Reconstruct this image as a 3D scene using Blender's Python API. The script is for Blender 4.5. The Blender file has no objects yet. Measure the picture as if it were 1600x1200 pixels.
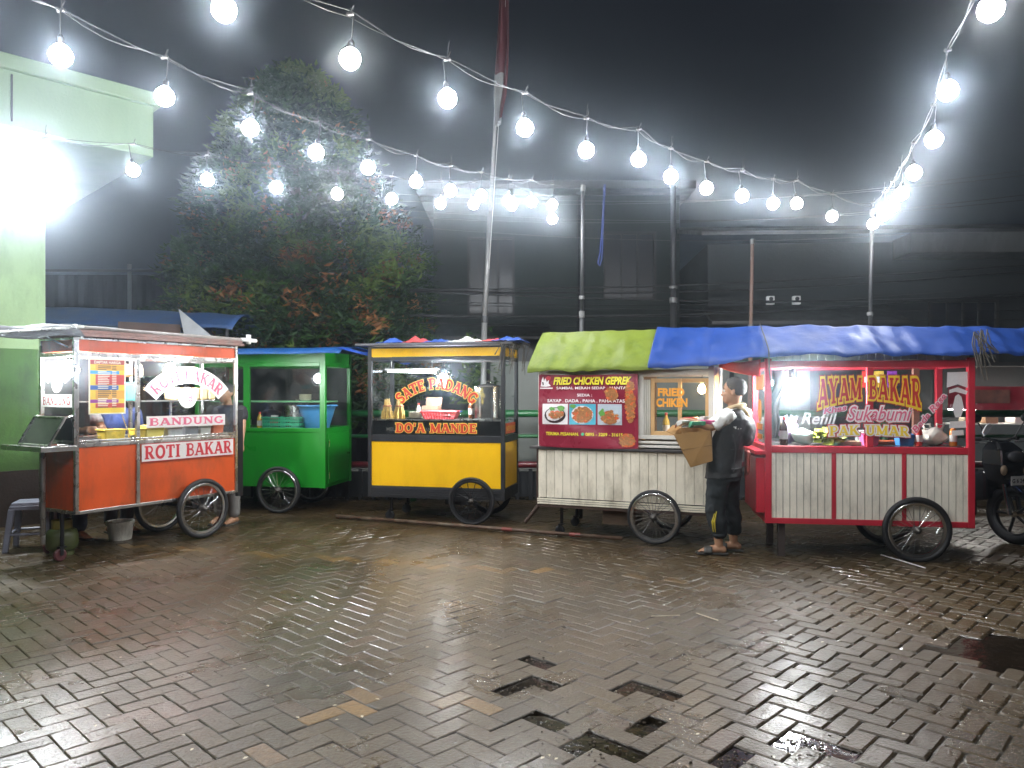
import bpy, bmesh, math, random
from mathutils import Vector, Matrix, noise as mnoise
R = math.radians
sc = bpy.context.scene
C = sc.collection
random.seed(7)

# ------------------------------------------------------------------ camera, night sky, exposure
FPX, HOR, CAMH = 1186.0, 612.0, 1.5          # focal length in photo pixels, horizon row, eye height
cam = bpy.data.objects.new('camera', bpy.data.cameras.new('camera'))
C.objects.link(cam)
cam.location = (0, 0, CAMH)
cam.rotation_euler = (R(90), 0, 0)
cam.data.sensor_width = 36
cam.data.lens = FPX / 1600 * 36
cam.data.shift_y = (HOR - 600) / 1600
cam.data.clip_start = 0.05
cam.data.clip_end = 400
sc.camera = cam

w = bpy.data.worlds.new('World'); sc.world = w; w.use_nodes = True
wn = w.node_tree.nodes; wl = w.node_tree.links
bg = wn['Background']
sky = wn.new('ShaderNodeTexSky'); sky.sky_type = 'NISHITA'; sky.sun_disc = False
sky.sun_elevation = R(-4); sky.sun_rotation = R(150); sky.altitude = 200
mixs = wn.new('ShaderNodeMix'); mixs.data_type = 'RGBA'; mixs.inputs[0].default_value = 0.9
wl.new(sky.outputs[0], mixs.inputs[6]); mixs.inputs[7].default_value = (0.046, 0.056, 0.078, 1)   # low night cloud lit by the town
wl.new(mixs.outputs[2], bg.inputs[0]); bg.inputs[1].default_value = 0.17

sc.view_settings.view_transform = 'Standard'; sc.view_settings.look = 'None'
sc.view_settings.gamma = 1; sc.view_settings.exposure = 0.0
sc.render.engine = 'CYCLES'
cy = sc.cycles
cy.use_denoising = True
try: cy.denoiser = 'OPENIMAGEDENOISE'
except Exception: pass
cy.max_bounces = 6; cy.diffuse_bounces = 3; cy.glossy_bounces = 3; cy.transmission_bounces = 4
cy.transparent_max_bounces = 14; cy.volume_bounces = 0
cy.sample_clamp_indirect = 4; cy.sample_clamp_direct = 0
cy.caustics_reflective = False; cy.caustics_refractive = False
cy.use_light_tree = True

BULB_W = 262.0        # emission of a festoon bulb's globe
CART_W = 640.0       # emission of a cart's own bulb
FLOOD_W = 720.0      # emission of the floodlight's face
HAZE = 0.0068

def P(u, v, Y):
    """the place at depth Y that the photograph shows at (u, v)"""
    return Vector(((u - 800) / FPX * Y, Y, CAMH - (v - HOR) / FPX * Y))

# ------------------------------------------------------------------ materials
MATS = {}
def mat(name, col, rough=0.5, metal=0.0, var=0.12, scale=6.0, bump=0.0, bscale=40.0, spec=0.5, dirt=0.0, dirtcol=(0.05,0.04,0.03), dscale=3.0, coat=0.0):
    if name in MATS: return MATS[name]
    m = bpy.data.materials.new(name); m.use_nodes = True
    n = m.node_tree.nodes; l = m.node_tree.links
    b = n['Principled BSDF']
    b.inputs['Roughness'].default_value = rough; b.inputs['Metallic'].default_value = metal
    b.inputs['Specular IOR Level'].default_value = spec
    b.inputs['Coat Weight'].default_value = coat
    tc = n.new('ShaderNodeTexCoord')
    nz = n.new('ShaderNodeTexNoise'); nz.inputs['Scale'].default_value = scale; nz.inputs['Detail'].default_value = 6
    l.new(tc.outputs['Object'], nz.inputs['Vector'])
    mr = n.new('ShaderNodeMapRange'); mr.inputs[1].default_value = 0.25; mr.inputs[2].default_value = 0.75
    mr.inputs[3].default_value = 1 - var; mr.inputs[4].default_value = 1 + var
    l.new(nz.outputs[0], mr.inputs[0])
    mx = n.new('ShaderNodeVectorMath'); mx.operation = 'SCALE'; mx.inputs[0].default_value = col
    l.new(mr.outputs[0], mx.inputs['Scale'])
    last = mx.outputs[0]
    if dirt > 0:
        dz = n.new('ShaderNodeTexNoise'); dz.inputs['Scale'].default_value = dscale; dz.inputs['Detail'].default_value = 9; dz.inputs['Roughness'].default_value = 0.7
        st = n.new('ShaderNodeMapping'); st.inputs['Scale'].default_value = (1.25, 1.25, 0.42)      # dirt runs downwards
        l.new(tc.outputs['Object'], st.inputs[0]); l.new(st.outputs[0], dz.inputs['Vector'])
        dr = n.new('ShaderNodeMapRange'); dr.inputs[1].default_value = 0.48; dr.inputs[2].default_value = 0.72; dr.inputs[4].default_value = dirt
        l.new(dz.outputs[0], dr.inputs[0])
        dm = n.new('ShaderNodeMix'); dm.data_type = 'RGBA'; dm.inputs[7].default_value = (*dirtcol, 1)
        l.new(dr.outputs[0], dm.inputs[0]); l.new(last, dm.inputs[6]); last = dm.outputs[2]
    l.new(last, b.inputs['Base Color'])
    rr = n.new('ShaderNodeMapRange'); rr.inputs[1].default_value = 0.3; rr.inputs[2].default_value = 0.7
    rr.inputs[3].default_value = max(0.02, rough * 0.8); rr.inputs[4].default_value = min(1, rough * 1.2)
    l.new(nz.outputs[0], rr.inputs[0]); l.new(rr.outputs[0], b.inputs['Roughness'])
    if bump > 0:
        bz = n.new('ShaderNodeTexNoise'); bz.inputs['Scale'].default_value = bscale; bz.inputs['Detail'].default_value = 5
        l.new(tc.outputs['Object'], bz.inputs['Vector'])
        bp = n.new('ShaderNodeBump'); bp.inputs['Strength'].default_value = bump; bp.inputs['Distance'].default_value = 0.02
        l.new(bz.outputs[0], bp.inputs['Height']); l.new(bp.outputs[0], b.inputs['Normal'])
    MATS[name] = m
    return m

def tarpmat(name, col, rough=0.4, dirt=0.3, dirtcol=(0.05,0.05,0.05), crease=0.6, cs=5.0):
    """plastic sheet with sharp creases and fine crumpling"""
    m = mat(name, col, rough, var=0.18, scale=4, spec=0.3, dirt=dirt, dirtcol=dirtcol, dscale=5)
    n = m.node_tree.nodes; l = m.node_tree.links; tc = n.new('ShaderNodeTexCoord')
    mp = n.new('ShaderNodeMapping'); mp.inputs['Rotation'].default_value = (0.3, 0.2, 0.5); mp.inputs['Scale'].default_value = (1, 0.7, 1.6)
    l.new(tc.outputs['Object'], mp.inputs[0])
    w = n.new('ShaderNodeTexNoise'); w.inputs['Scale'].default_value = 2.5; w.inputs['Detail'].default_value = 4
    l.new(mp.outputs[0], w.inputs['Vector'])
    ad = n.new('ShaderNodeVectorMath'); ad.operation = 'MULTIPLY_ADD'; ad.inputs[1].default_value = (0.7,0.7,0.7)
    l.new(w.outputs['Color'], ad.inputs[0]); l.new(mp.outputs[0], ad.inputs[2])
    vo = n.new('ShaderNodeTexVoronoi'); vo.feature = 'F1'; vo.inputs['Scale'].default_value = cs
    l.new(ad.outputs[0], vo.inputs['Vector'])
    v2 = n.new('ShaderNodeTexVoronoi'); v2.feature = 'F1'; v2.inputs['Scale'].default_value = cs*3.1
    l.new(ad.outputs[0], v2.inputs['Vector'])
    sm = n.new('ShaderNodeMath'); sm.operation = 'MULTIPLY_ADD'; sm.inputs[1].default_value = 0.35
    l.new(v2.outputs['Distance'], sm.inputs[0]); l.new(vo.outputs['Distance'], sm.inputs[2])
    bp = n.new('ShaderNodeBump'); bp.inputs['Strength'].default_value = crease; bp.inputs['Distance'].default_value = 0.08
    l.new(sm.outputs[0], bp.inputs['Height']); l.new(bp.outputs[0], n['Principled BSDF'].inputs['Normal'])
    return m

def emit(name, col, strength):
    if name in MATS: return MATS[name]
    m = bpy.data.materials.new(name); m.use_nodes = True
    n = m.node_tree.nodes; l = m.node_tree.links
    n.remove(n['Principled BSDF'])
    e = n.new('ShaderNodeEmission'); e.inputs[0].default_value = (*col, 1); e.inputs[1].default_value = strength
    l.new(e.outputs[0], n['Material Output'].inputs[0])
    MATS[name] = m
    return m

def vinyl(name, col, thru=0.3):
    """thin sticker vinyl: a lamp behind it shines through"""
    m = mat(name, col, 0.4, var=0.05); n = m.node_tree.nodes; l = m.node_tree.links
    t = n.new('ShaderNodeBsdfTranslucent'); t.inputs[0].default_value = (*col, 1)
    mx = n.new('ShaderNodeMixShader'); mx.inputs[0].default_value = thru
    l.new(n['Principled BSDF'].outputs[0], mx.inputs[1]); l.new(t.outputs[0], mx.inputs[2]); l.new(mx.outputs[0], n['Material Output'].inputs[0])
    return m

def glassmat(name, tint=(0.92, 0.95, 0.94), gloss=0.06, rough=0.03):
    if name in MATS: return MATS[name]
    m = bpy.data.materials.new(name); m.use_nodes = True
    n = m.node_tree.nodes; l = m.node_tree.links
    n.remove(n['Principled BSDF'])
    t = n.new('ShaderNodeBsdfTransparent'); t.inputs[0].default_value = (*tint, 1)
    g = n.new('ShaderNodeBsdfGlossy'); g.inputs['Roughness'].default_value = rough; g.inputs[0].default_value = (0.9, 0.93, 1, 1)
    d = n.new('ShaderNodeBsdfDiffuse'); d.inputs[0].default_value = (0.5, 0.5, 0.5, 1)       # grime on the pane
    nz = n.new('ShaderNodeTexNoise'); nz.inputs['Scale'].default_value = 4; nz.inputs['Detail'].default_value = 8
    tc = n.new('ShaderNodeTexCoord'); l.new(tc.outputs['Object'], nz.inputs['Vector'])
    mr = n.new('ShaderNodeMapRange'); mr.inputs[1].default_value = 0.45; mr.inputs[2].default_value = 0.8; mr.inputs[4].default_value = 0.10
    l.new(nz.outputs[0], mr.inputs[0])
    ge = n.new('ShaderNodeNewGeometry'); dt = n.new('ShaderNodeVectorMath'); dt.operation = 'DOT_PRODUCT'     # Schlick, same from both sides of the pane
    l.new(ge.outputs['Normal'], dt.inputs[0]); l.new(ge.outputs['Incoming'], dt.inputs[1])
    ab = n.new('ShaderNodeMath'); ab.operation = 'ABSOLUTE'; l.new(dt.outputs['Value'], ab.inputs[0])
    iv = n.new('ShaderNodeMath'); iv.operation = 'SUBTRACT'; iv.inputs[0].default_value = 1.0; l.new(ab.outputs[0], iv.inputs[1])
    pw = n.new('ShaderNodeMath'); pw.operation = 'POWER'; pw.inputs[1].default_value = 5.0; l.new(iv.outputs[0], pw.inputs[0])
    a = n.new('ShaderNodeMath'); a.operation = 'MULTIPLY_ADD'; a.inputs[1].default_value = 0.9; a.inputs[2].default_value = gloss; l.new(pw.outputs[0], a.inputs[0])
    m1 = n.new('ShaderNodeMixShader'); l.new(mr.outputs[0], m1.inputs[0]); l.new(t.outputs[0], m1.inputs[1]); l.new(d.outputs[0], m1.inputs[2])
    m2 = n.new('ShaderNodeMixShader'); l.new(a.outputs[0], m2.inputs[0]); l.new(m1.outputs[0], m2.inputs[1]); l.new(g.outputs[0], m2.inputs[2])
    l.new(m2.outputs[0], n['Material Output'].inputs[0])
    MATS[name] = m
    return m

# ------------------------------------------------------------------ mesh builder
class G:
    def __init__(s): s.bm = bmesh.new(); s.X = Matrix.Identity(4)
    def v(s, p): return s.bm.verts.new(s.X @ Vector(p))
    def face(s, pts, mi=0):
        try:
            f = s.bm.faces.new([s.v(p) for p in pts]); f.material_index = mi; return f
        except ValueError: return None
    def box(s, x0, y0, z0, x1, y1, z1, mi=0):
        vs = [s.v(p) for p in ((x0,y0,z0),(x1,y0,z0),(x1,y1,z0),(x0,y1,z0),(x0,y0,z1),(x1,y0,z1),(x1,y1,z1),(x0,y1,z1))]
        for q in ((0,3,2,1),(4,5,6,7),(0,1,5,4),(1,2,6,5),(2,3,7,6),(3,0,4,7)):
            f = s.bm.faces.new([vs[i] for i in q]); f.material_index = mi
    def hexa(s, lo, hi, mi=0):
        """two quads (4 points each), bottom and top, joined"""
        a = [s.v(p) for p in lo]; b = [s.v(p) for p in hi]
        s.bm.faces.new(a[::-1]).material_index = mi; s.bm.faces.new(b).material_index = mi
        for i in range(4): s.bm.faces.new((a[i], a[(i+1)%4], b[(i+1)%4], b[i])).material_index = mi
    def prism(s, pts, off, mi=0):
        """polygon in 3d, extruded along off"""
        off = Vector(off); a = [s.v(p) for p in pts]; b = [s.v(Vector(p) + off) for p in pts]
        n = len(a)
        s.bm.faces.new(a[::-1]).material_index = mi; s.bm.faces.new(b).material_index = mi
        for i in range(n): s.bm.faces.new((a[i], a[(i+1)%n], b[(i+1)%n], b[i])).material_index = mi
    def tube(s, pts, r, seg=8, cap=True, closed=False, flat=1.0, up=None):
        pts = [Vector(p) for p in pts]; n = len(pts)
        rs = r if isinstance(r, (list, tuple)) else [r] * n
        rings = []; prev = None
        for i, p in enumerate(pts):
            if closed: t = pts[(i+1) % n] - pts[i-1]
            else: t = pts[min(i+1, n-1)] - pts[max(i-1, 0)]
            t.normalize()
            ref = Vector(up) if up else (prev if prev is not None else (Vector((0,0,1)) if abs(t.z) < 0.9 else Vector((1,0,0))))
            a = ref - t * ref.dot(t)
            if a.length < 1e-6: a = t.orthogonal()
            a.normalize(); b = t.cross(a); prev = a
            rings.append([s.v(p + (a * math.cos(2*math.pi*k/seg) * flat + b * math.sin(2*math.pi*k/seg)) * rs[i]) for k in range(seg)])
        for i in range(n if closed else n - 1):
            A, B = rings[i], rings[(i+1) % n]
            for k in range(seg):
                try: s.bm.faces.new((A[k], A[(k+1)%seg], B[(k+1)%seg], B[k]))
                except ValueError: pass
        if cap and not closed:
            s.bm.faces.new(rings[0][::-1]); s.bm.faces.new(rings[-1])
    def loft(s, rings, cap=True, mi=0):
        V = [[s.v(p) for p in r] for r in rings]; n = len(V[0])
        for a, b in zip(V, V[1:]):
            for k in range(n): s.bm.faces.new((a[k], a[(k+1)%n], b[(k+1)%n], b[k])).material_index = mi
        if cap: s.bm.faces.new(V[0][::-1]).material_index = mi; s.bm.faces.new(V[-1]).material_index = mi
    def lathe(s, prof, c=(0,0,0), axis=(0,0,1), seg=20, mi=0):
        c = Vector(c); ax = Vector(axis).normalized(); a = ax.orthogonal().normalized(); b = ax.cross(a)
        rings = []
        for r, z in prof:
            if r < 1e-6: rings.append([s.v(c + ax*z)])
            else: rings.append([s.v(c + ax*z + (a*math.cos(2*math.pi*k/seg) + b*math.sin(2*math.pi*k/seg))*r) for k in range(seg)])
        for A, B in zip(rings, rings[1:]):
            for k in range(seg):
                q = ([A[0]] if len(A) == 1 else [A[k], A[(k+1)%seg]]) + ([B[0]] if len(B) == 1 else [B[(k+1)%seg], B[k]])
                if len(q) > 2:
                    try: s.bm.faces.new(q).material_index = mi
                    except ValueError: pass
    def ell(s, c, r, rot=None, sub=2, mi=0):
        M = Matrix.Translation(Vector(c)) @ (rot.to_4x4() if rot is not None else Matrix.Identity(4)) @ Matrix.Diagonal((*([r]*3 if isinstance(r, (int, float)) else r), 1))
        res = bmesh.ops.create_icosphere(s.bm, subdivisions=sub, radius=1, matrix=s.X @ M)
        for v in res['verts']:
            for f in v.link_faces: f.material_index = mi
    def torus(s, c, axis, R_, r, seg=36, seg2=8, flat=1.0):
        c = Vector(c); ax = Vector(axis).normalized(); a = ax.orthogonal().normalized(); b = ax.cross(a)
        rings = []
        for i in range(seg):
            d = a*math.cos(2*math.pi*i/seg) + b*math.sin(2*math.pi*i/seg)
            rings.append([s.v(c + d*(R_ + r*math.cos(2*math.pi*k/seg2)) + ax*(r*flat*math.sin(2*math.pi*k/seg2))) for k in range(seg2)])
        for i in range(seg):
            A, B = rings[i], rings[(i+1)%seg]
            for k in range(seg2): s.bm.faces.new((A[k], A[(k+1)%seg2], B[(k+1)%seg2], B[k]))
    def grid(s, f, nu, nv, mi=0):
        V = [[s.v(f(i/nu, j/nv)) for j in range(nv+1)] for i in range(nu+1)]
        for i in range(nu):
            for j in range(nv): s.bm.faces.new((V[i][j], V[i+1][j], V[i+1][j+1], V[i][j+1])).material_index = mi
    def make(s, name, m, parent=None, smooth=False, bevel=0.0, solid=0.0, recalc=True):
        if recalc and len(s.bm.faces): bmesh.ops.recalc_face_normals(s.bm, faces=s.bm.faces[:])
        me = bpy.data.meshes.new(name); s.bm.to_mesh(me); s.bm.free()
        for q in (m if isinstance(m, (list, tuple)) else [m]): me.materials.append(q)
        if smooth:
            for p in me.polygons: p.use_smooth = True
        o = bpy.data.objects.new(name, me); C.objects.link(o)
        if parent is not None: o.parent = parent
        if solid:
            md = o.modifiers.new('solid', 'SOLIDIFY'); md.thickness = solid; md.offset = 0
        if bevel:
            md = o.modifiers.new('bevel', 'BEVEL'); md.width = bevel; md.segments = 2; md.limit_method = 'ANGLE'; md.angle_limit = R(40)
        return o

def tag(o, label, cat, group=None):
    o['label'] = label; o['category'] = cat
    if group: o['group'] = group
    return o
def thing(name, label, cat, loc=(0,0,0), rz=0.0, group=None, ry=0.0):
    o = bpy.data.objects.new(name, None); C.objects.link(o)
    o.empty_display_size = 0.1
    o.location = loc; o.rotation_euler = (0, ry, rz)
    return tag(o, label, cat, group)
def node(name, parent, loc=(0,0,0)):
    o = bpy.data.objects.new(name, None); C.objects.link(o); o.parent = parent; o.location = loc; o.empty_display_size = 0.05
    return o
def kids(o): return [c for c in bpy.data.objects if c.parent == o]
def dup(o, loc=None, rz=None, label=None, group=None, parent=None):
    c = o.copy(); C.objects.link(c)
    if parent is not None: c.parent = parent
    for ch in kids(o): dup(ch, parent=c)
    if loc is not None: c.location = loc
    if rz is not None: c.rotation_euler = (0, 0, rz)
    if label: c['label'] = label
    if group: c['group'] = group
    return c
def struct(o): o['kind'] = 'structure'; return o

# ------------------------------------------------------------------ lettering
def font_polys(txt, bold=0.0, shear=0.0, space=1.0, _c={}):
    """flat triangles of the built-in font, normalised so the plain text spans 0..W by 0..1 (cap height)"""
    key = (txt, bold, shear, space)
    if key in _c: return _c[key]
    def raw(b):
        cu = bpy.data.curves.new('lettering_tmp', 'FONT'); cu.body = txt; cu.size = 1; cu.offset = b; cu.shear = shear
        cu.space_character = space; cu.resolution_u = 3; cu.fill_mode = 'FRONT'
        ob = bpy.data.objects.new('lettering_tmp', cu); me = bpy.data.meshes.new_from_object(ob)
        vs = [v.co.copy() for v in me.vertices]; fs = [tuple(p.vertices) for p in me.polygons]
        bpy.data.objects.remove(ob); bpy.data.curves.remove(cu); bpy.data.meshes.remove(me)
        return vs, fs
    v0, f0 = raw(0.0); vs, fs = (v0, f0) if bold == 0 else raw(bold)
    x0 = min(v.x for v in v0); y0 = 0.0; h = 0.729
    W = (max(v.x for v in v0) - x0) / h
    out = (W, [[((vs[i].x - x0)/h, (vs[i].y - y0)/h) for i in f] for f in fs])
    _c[key] = out
    return out

def arc(cx, cy, rx, ry, a0, a1, n=9):
    return [(cx + rx*math.cos(R(a0 + (a1-a0)*i/n)), cy + ry*math.sin(R(a0 + (a1-a0)*i/n))) for i in range(n+1)]
# slab-serif capitals: (width, strokes [(points, thickness)], serifs [(x, y, width)])
T, H = 0.22, 0.13
SLAB = {
 'A': (0.86, [([(0.12,0.03),(0.42,0.97)],H), ([(0.74,0.03),(0.44,0.97)],T), ([(0.22,0.3),(0.66,0.3)],H)], [(0.13,0.05,0.3),(0.73,0.05,0.32),(0.4,0.95,0.28)]),
 'B': (0.76, [([(0.2,0),(0.2,1)],T), ([(0.2,0.945),(0.4,0.945)]+arc(0.42,0.74,0.2,0.205,90,-90)+[(0.2,0.535)],H), ([(0.4,0.5)]+arc(0.44,0.28,0.22,0.225,90,-90)+[(0.2,0.055)],H)], [(0.13,0.05,0.24),(0.13,0.95,0.24)]),
 'C': (0.8, [(arc(0.44,0.5,0.32,0.44,50,310,16),0.19)], [(0.68,0.78,0.12)]),
 'D': (0.82, [([(0.2,0),(0.2,1)],T), ([(0.2,0.945),(0.36,0.945)]+arc(0.38,0.5,0.32,0.445,90,-90,14)+[(0.2,0.055)],0.16)], [(0.13,0.05,0.24),(0.13,0.95,0.24)]),
 'E': (0.7, [([(0.2,0),(0.2,1)],T), ([(0.2,0.94),(0.64,0.94)],H), ([(0.2,0.5),(0.5,0.5)],H), ([(0.2,0.06),(0.66,0.06)],H), ([(0.62,0.98),(0.62,0.74)],0.1), ([(0.63,0.02),(0.63,0.28)],0.1), ([(0.5,0.62),(0.5,0.38)],0.09)], [(0.13,0.05,0.24),(0.13,0.95,0.24)]),
 'F': (0.68, [([(0.2,0),(0.2,1)],T), ([(0.2,0.94),(0.64,0.94)],H), ([(0.2,0.5),(0.5,0.5)],H), ([(0.62,0.98),(0.62,0.74)],0.1)], [(0.2,0.05,0.36),(0.13,0.95,0.24)]),
 'G': (0.84, [(arc(0.44,0.5,0.32,0.44,48,345,18),0.19), ([(0.68,0.02),(0.68,0.42)],0.17)], [(0.66,0.42,0.32),(0.64,0.8,0.12)]),
 'H': (0.9, [([(0.2,0),(0.2,1)],T), ([(0.7,0),(0.7,1)],T), ([(0.2,0.5),(0.7,0.5)],H)], [(0.2,0.05,0.38),(0.2,0.95,0.38),(0.7,0.05,0.38),(0.7,0.95,0.38)]),
 'I': (0.44, [([(0.22,0),(0.22,1)],T)], [(0.22,0.05,0.4),(0.22,0.95,0.4)]),
 'K': (0.88, [([(0.2,0),(0.2,1)],T), ([(0.28,0.42),(0.68,0.95)],H), ([(0.4,0.6),(0.72,0.04)],T)], [(0.2,0.05,0.36),(0.2,0.95,0.36),(0.69,0.95,0.28),(0.72,0.05,0.3)]),
 'M': (1.04, [([(0.16,0),(0.16,1)],0.12), ([(0.16,0.97),(0.5,0.1)],T), ([(0.5,0.1),(0.86,0.97)],0.12), ([(0.86,0),(0.86,1)],T)], [(0.15,0.05,0.28),(0.13,0.95,0.24),(0.86,0.05,0.34),(0.9,0.95,0.24)]),
 'N': (0.9, [([(0.18,0),(0.18,1)],0.12), ([(0.16,0.96),(0.72,0.06)],T), ([(0.72,0),(0.72,1)],0.12)], [(0.17,0.05,0.3),(0.13,0.95,0.24),(0.72,0.95,0.3)]),
 'O': (0.86, [(arc(0.43,0.5,0.31,0.44,0,360,22),0.2)], []),
 'P': (0.74, [([(0.2,0),(0.2,1)],T), ([(0.2,0.945),(0.4,0.945)]+arc(0.42,0.7,0.22,0.245,90,-90)+[(0.2,0.455)],H)], [(0.2,0.05,0.38),(0.13,0.95,0.24)]),
 'R': (0.84, [([(0.2,0),(0.2,1)],T), ([(0.2,0.945),(0.4,0.945)]+arc(0.42,0.71,0.21,0.235,90,-90)+[(0.2,0.475)],H), ([(0.42,0.47),(0.68,0.05)],T)], [(0.2,0.05,0.36),(0.13,0.95,0.24),(0.7,0.05,0.26)]),
 'S': (0.72, [(arc(0.37,0.72,0.23,0.225,35,215,9)+arc(0.37,0.28,0.25,0.225,60,-145,11),0.18)], [(0.58,0.84,0.1),(0.13,0.17,0.1)]),
 'T': (0.78, [([(0.39,0),(0.39,1)],T), ([(0.06,0.94),(0.72,0.94)],H), ([(0.08,0.98),(0.08,0.7)],0.11), ([(0.7,0.98),(0.7,0.7)],0.11)], [(0.39,0.05,0.4)]),
 'U': (0.86, [([(0.2,1),(0.2,0.35)]+arc(0.43,0.32,0.23,0.27,180,360,10)+[(0.66,1)],0.17)], [(0.2,0.95,0.36),(0.67,0.95,0.3)]),
 'Y': (0.84, [([(0.42,0),(0.42,0.5)],T), ([(0.42,0.45),(0.14,0.97)],T), ([(0.42,0.45),(0.7,0.97)],H)], [(0.42,0.05,0.4),(0.15,0.95,0.32),(0.7,0.95,0.28)]),
 '7': (0.66, [([(0.08,0.94),(0.58,0.94),(0.28,0.0)],0.14), ([(0.09,0.98),(0.09,0.74)],0.1)], []),
 '8': (0.7, [(arc(0.35,0.73,0.19,0.215,0,360,14),0.15), (arc(0.35,0.28,0.23,0.23,0,360,14),0.16)], []),
 "'": (0.26, [([(0.13,1.0),(0.11,0.7)],0.15)], []),
 ' ': (0.42, [], []),
}
def slab_polys(txt, grow=0.0, sp=0.03):
    """quads of the slab-serif capitals; grow fattens every stroke for an outline"""
    x = 0; out = []
    for ch in txt:
        wd, st, se = SLAB[ch]
        for pts, t in st:
            t2 = (t + grow) / 2; n = len(pts)
            cl = math.dist(pts[0], pts[-1]) < 1e-4
            L, Rr = [], []
            for i, p in enumerate(pts):
                a = pts[i-1] if i else (pts[-2] if cl else pts[0]); b = pts[i+1] if i < n-1 else (pts[1] if cl else pts[-1])
                dx, dy = b[0]-a[0], b[1]-a[1]; d = math.hypot(dx, dy) or 1; dx /= d; dy /= d
                e = 0
                if not cl and i == 0: e = -grow/2
                if not cl and i == n-1: e = grow/2
                q = (p[0] + dx*e, p[1] + dy*e)
                L.append((x + q[0] - dy*t2, q[1] + dx*t2)); Rr.append((x + q[0] + dy*t2, q[1] - dx*t2))
            for i in range(n-1): out.append([Rr[i], Rr[i+1], L[i+1], L[i]])
        for sx, sy, sw in se:
            h = 0.05 + grow/2; ww = sw/2 + grow/2
            out.append([(x+sx-ww, sy-h), (x+sx+ww, sy-h), (x+sx+ww, sy+h), (x+sx-ww, sy+h)])
        x += wd + sp
    return x - sp, out

def letter(parent, polys, m, place, name='lettering', step=0.00004):
    """polys in normalised text space -> place(s, t, lift) gives the local 3d point; each stroke sits a hair above the last"""
    W, ps = polys; g = G()
    for k, p in enumerate(ps):
        lift = (k % 40) * step
        # clean splits for warping: triangles of the font are small enough
        g.face([place(a / W, b, lift) for a, b in p])
    return g.make(name, m, parent, recalc=False)
# ------------------------------------------------------------------ ground
def wet_ground_mat(name, base, r0=0.22, r1=0.6, bump=0.35):
    m = bpy.data.materials.new(name); m.use_nodes = True
    n = m.node_tree.nodes; l = m.node_tree.links; b = n['Principled BSDF']
    tc = n.new('ShaderNodeTexCoord')
    at = n.new('ShaderNodeAttribute'); at.attribute_name = 'tone'
    f = n.new('ShaderNodeTexNoise'); f.inputs['Scale'].default_value = 55; f.inputs['Detail'].default_value = 6
    c = n.new('ShaderNodeTexNoise'); c.inputs['Scale'].default_value = 1.1; c.inputs['Detail'].default_value = 7; c.inputs['Roughness'].default_value = 0.62
    for q in (f, c): l.new(tc.outputs['Object'], q.inputs['Vector'])
    mr = n.new('ShaderNodeMapRange'); mr.inputs[1].default_value = 0.25; mr.inputs[2].default_value = 0.75; mr.inputs[3].default_value = 0.72; mr.inputs[4].default_value = 1.25
    l.new(f.outputs[0], mr.inputs[0])
    sc_ = n.new('ShaderNodeVectorMath'); sc_.operation = 'SCALE'
    if base is None: l.new(at.outputs['Color'], sc_.inputs[0])
    else: sc_.inputs[0].default_value = base
    l.new(mr.outputs[0], sc_.inputs['Scale'])
    l.new(sc_.outputs[0], b.inputs['Base Color'])
    wr = n.new('ShaderNodeMapRange'); wr.inputs[1].default_value = 0.38; wr.inputs[2].default_value = 0.62; wr.inputs[3].default_value = r0; wr.inputs[4].default_value = r1
    l.new(c.outputs[0], wr.inputs[0]); l.new(wr.outputs[0], b.inputs['Roughness'])
    b.inputs['Specular IOR Level'].default_value = 0.42
    if base is None:                                       # a film of rain water, thicker in broad patches
        wf = n.new('ShaderNodeTexNoise'); wf.inputs['Scale'].default_value = 0.8; wf.inputs['Detail'].default_value = 8; wf.inputs['Roughness'].default_value = 0.68
        mv = n.new('ShaderNodeMapping'); mv.inputs['Location'].default_value = (4.1, 2.2, 0); l.new(tc.outputs['Object'], mv.inputs[0]); l.new(mv.outputs[0], wf.inputs['Vector'])
        wm = n.new('ShaderNodeMapRange'); wm.inputs[1].default_value = 0.42; wm.inputs[2].default_value = 0.60; wm.inputs[3].default_value = 0.08; wm.inputs[4].default_value = 0.75
        l.new(wf.outputs[0], wm.inputs[0]); l.new(wm.outputs[0], b.inputs['Coat Weight'])
        b.inputs['Coat Roughness'].default_value = 0.16; b.inputs['Coat IOR'].default_value = 1.4
        cb = n.new('ShaderNodeBump'); cb.inputs['Strength'].default_value = 0.35; cb.inputs['Distance'].default_value = 0.006
        l.new(f.outputs[0], cb.inputs['Height']); l.new(cb.outputs[0], b.inputs['Coat Normal'])
    bp = n.new('ShaderNodeBump'); bp.inputs['Strength'].default_value = bump; bp.inputs['Distance'].default_value = 0.006
    vo = n.new('ShaderNodeTexNoise'); vo.inputs['Scale'].default_value = 170; vo.inputs['Detail'].default_value = 3
    l.new(tc.outputs['Object'], vo.inputs['Vector'])
    ad = n.new('ShaderNodeMath'); ad.operation = 'MULTIPLY_ADD'; ad.inputs[1].default_value = 0.5
    l.new(vo.outputs[0], ad.inputs[0]); l.new(f.outputs[0], ad.inputs[2])
    l.new(ad.outputs[0], bp.inputs['Height']); l.new(bp.outputs[0], b.inputs['Normal'])
    MATS[name] = m
    return m

g = G(); g.face([(-120,-40,-0.035),(120,-40,-0.035),(120,160,-0.035),(-120,160,-0.035)])
struct(g.make('ground', wet_ground_mat('wet_earth', (0.035,0.030,0.024), 0.25, 0.7)))

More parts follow.
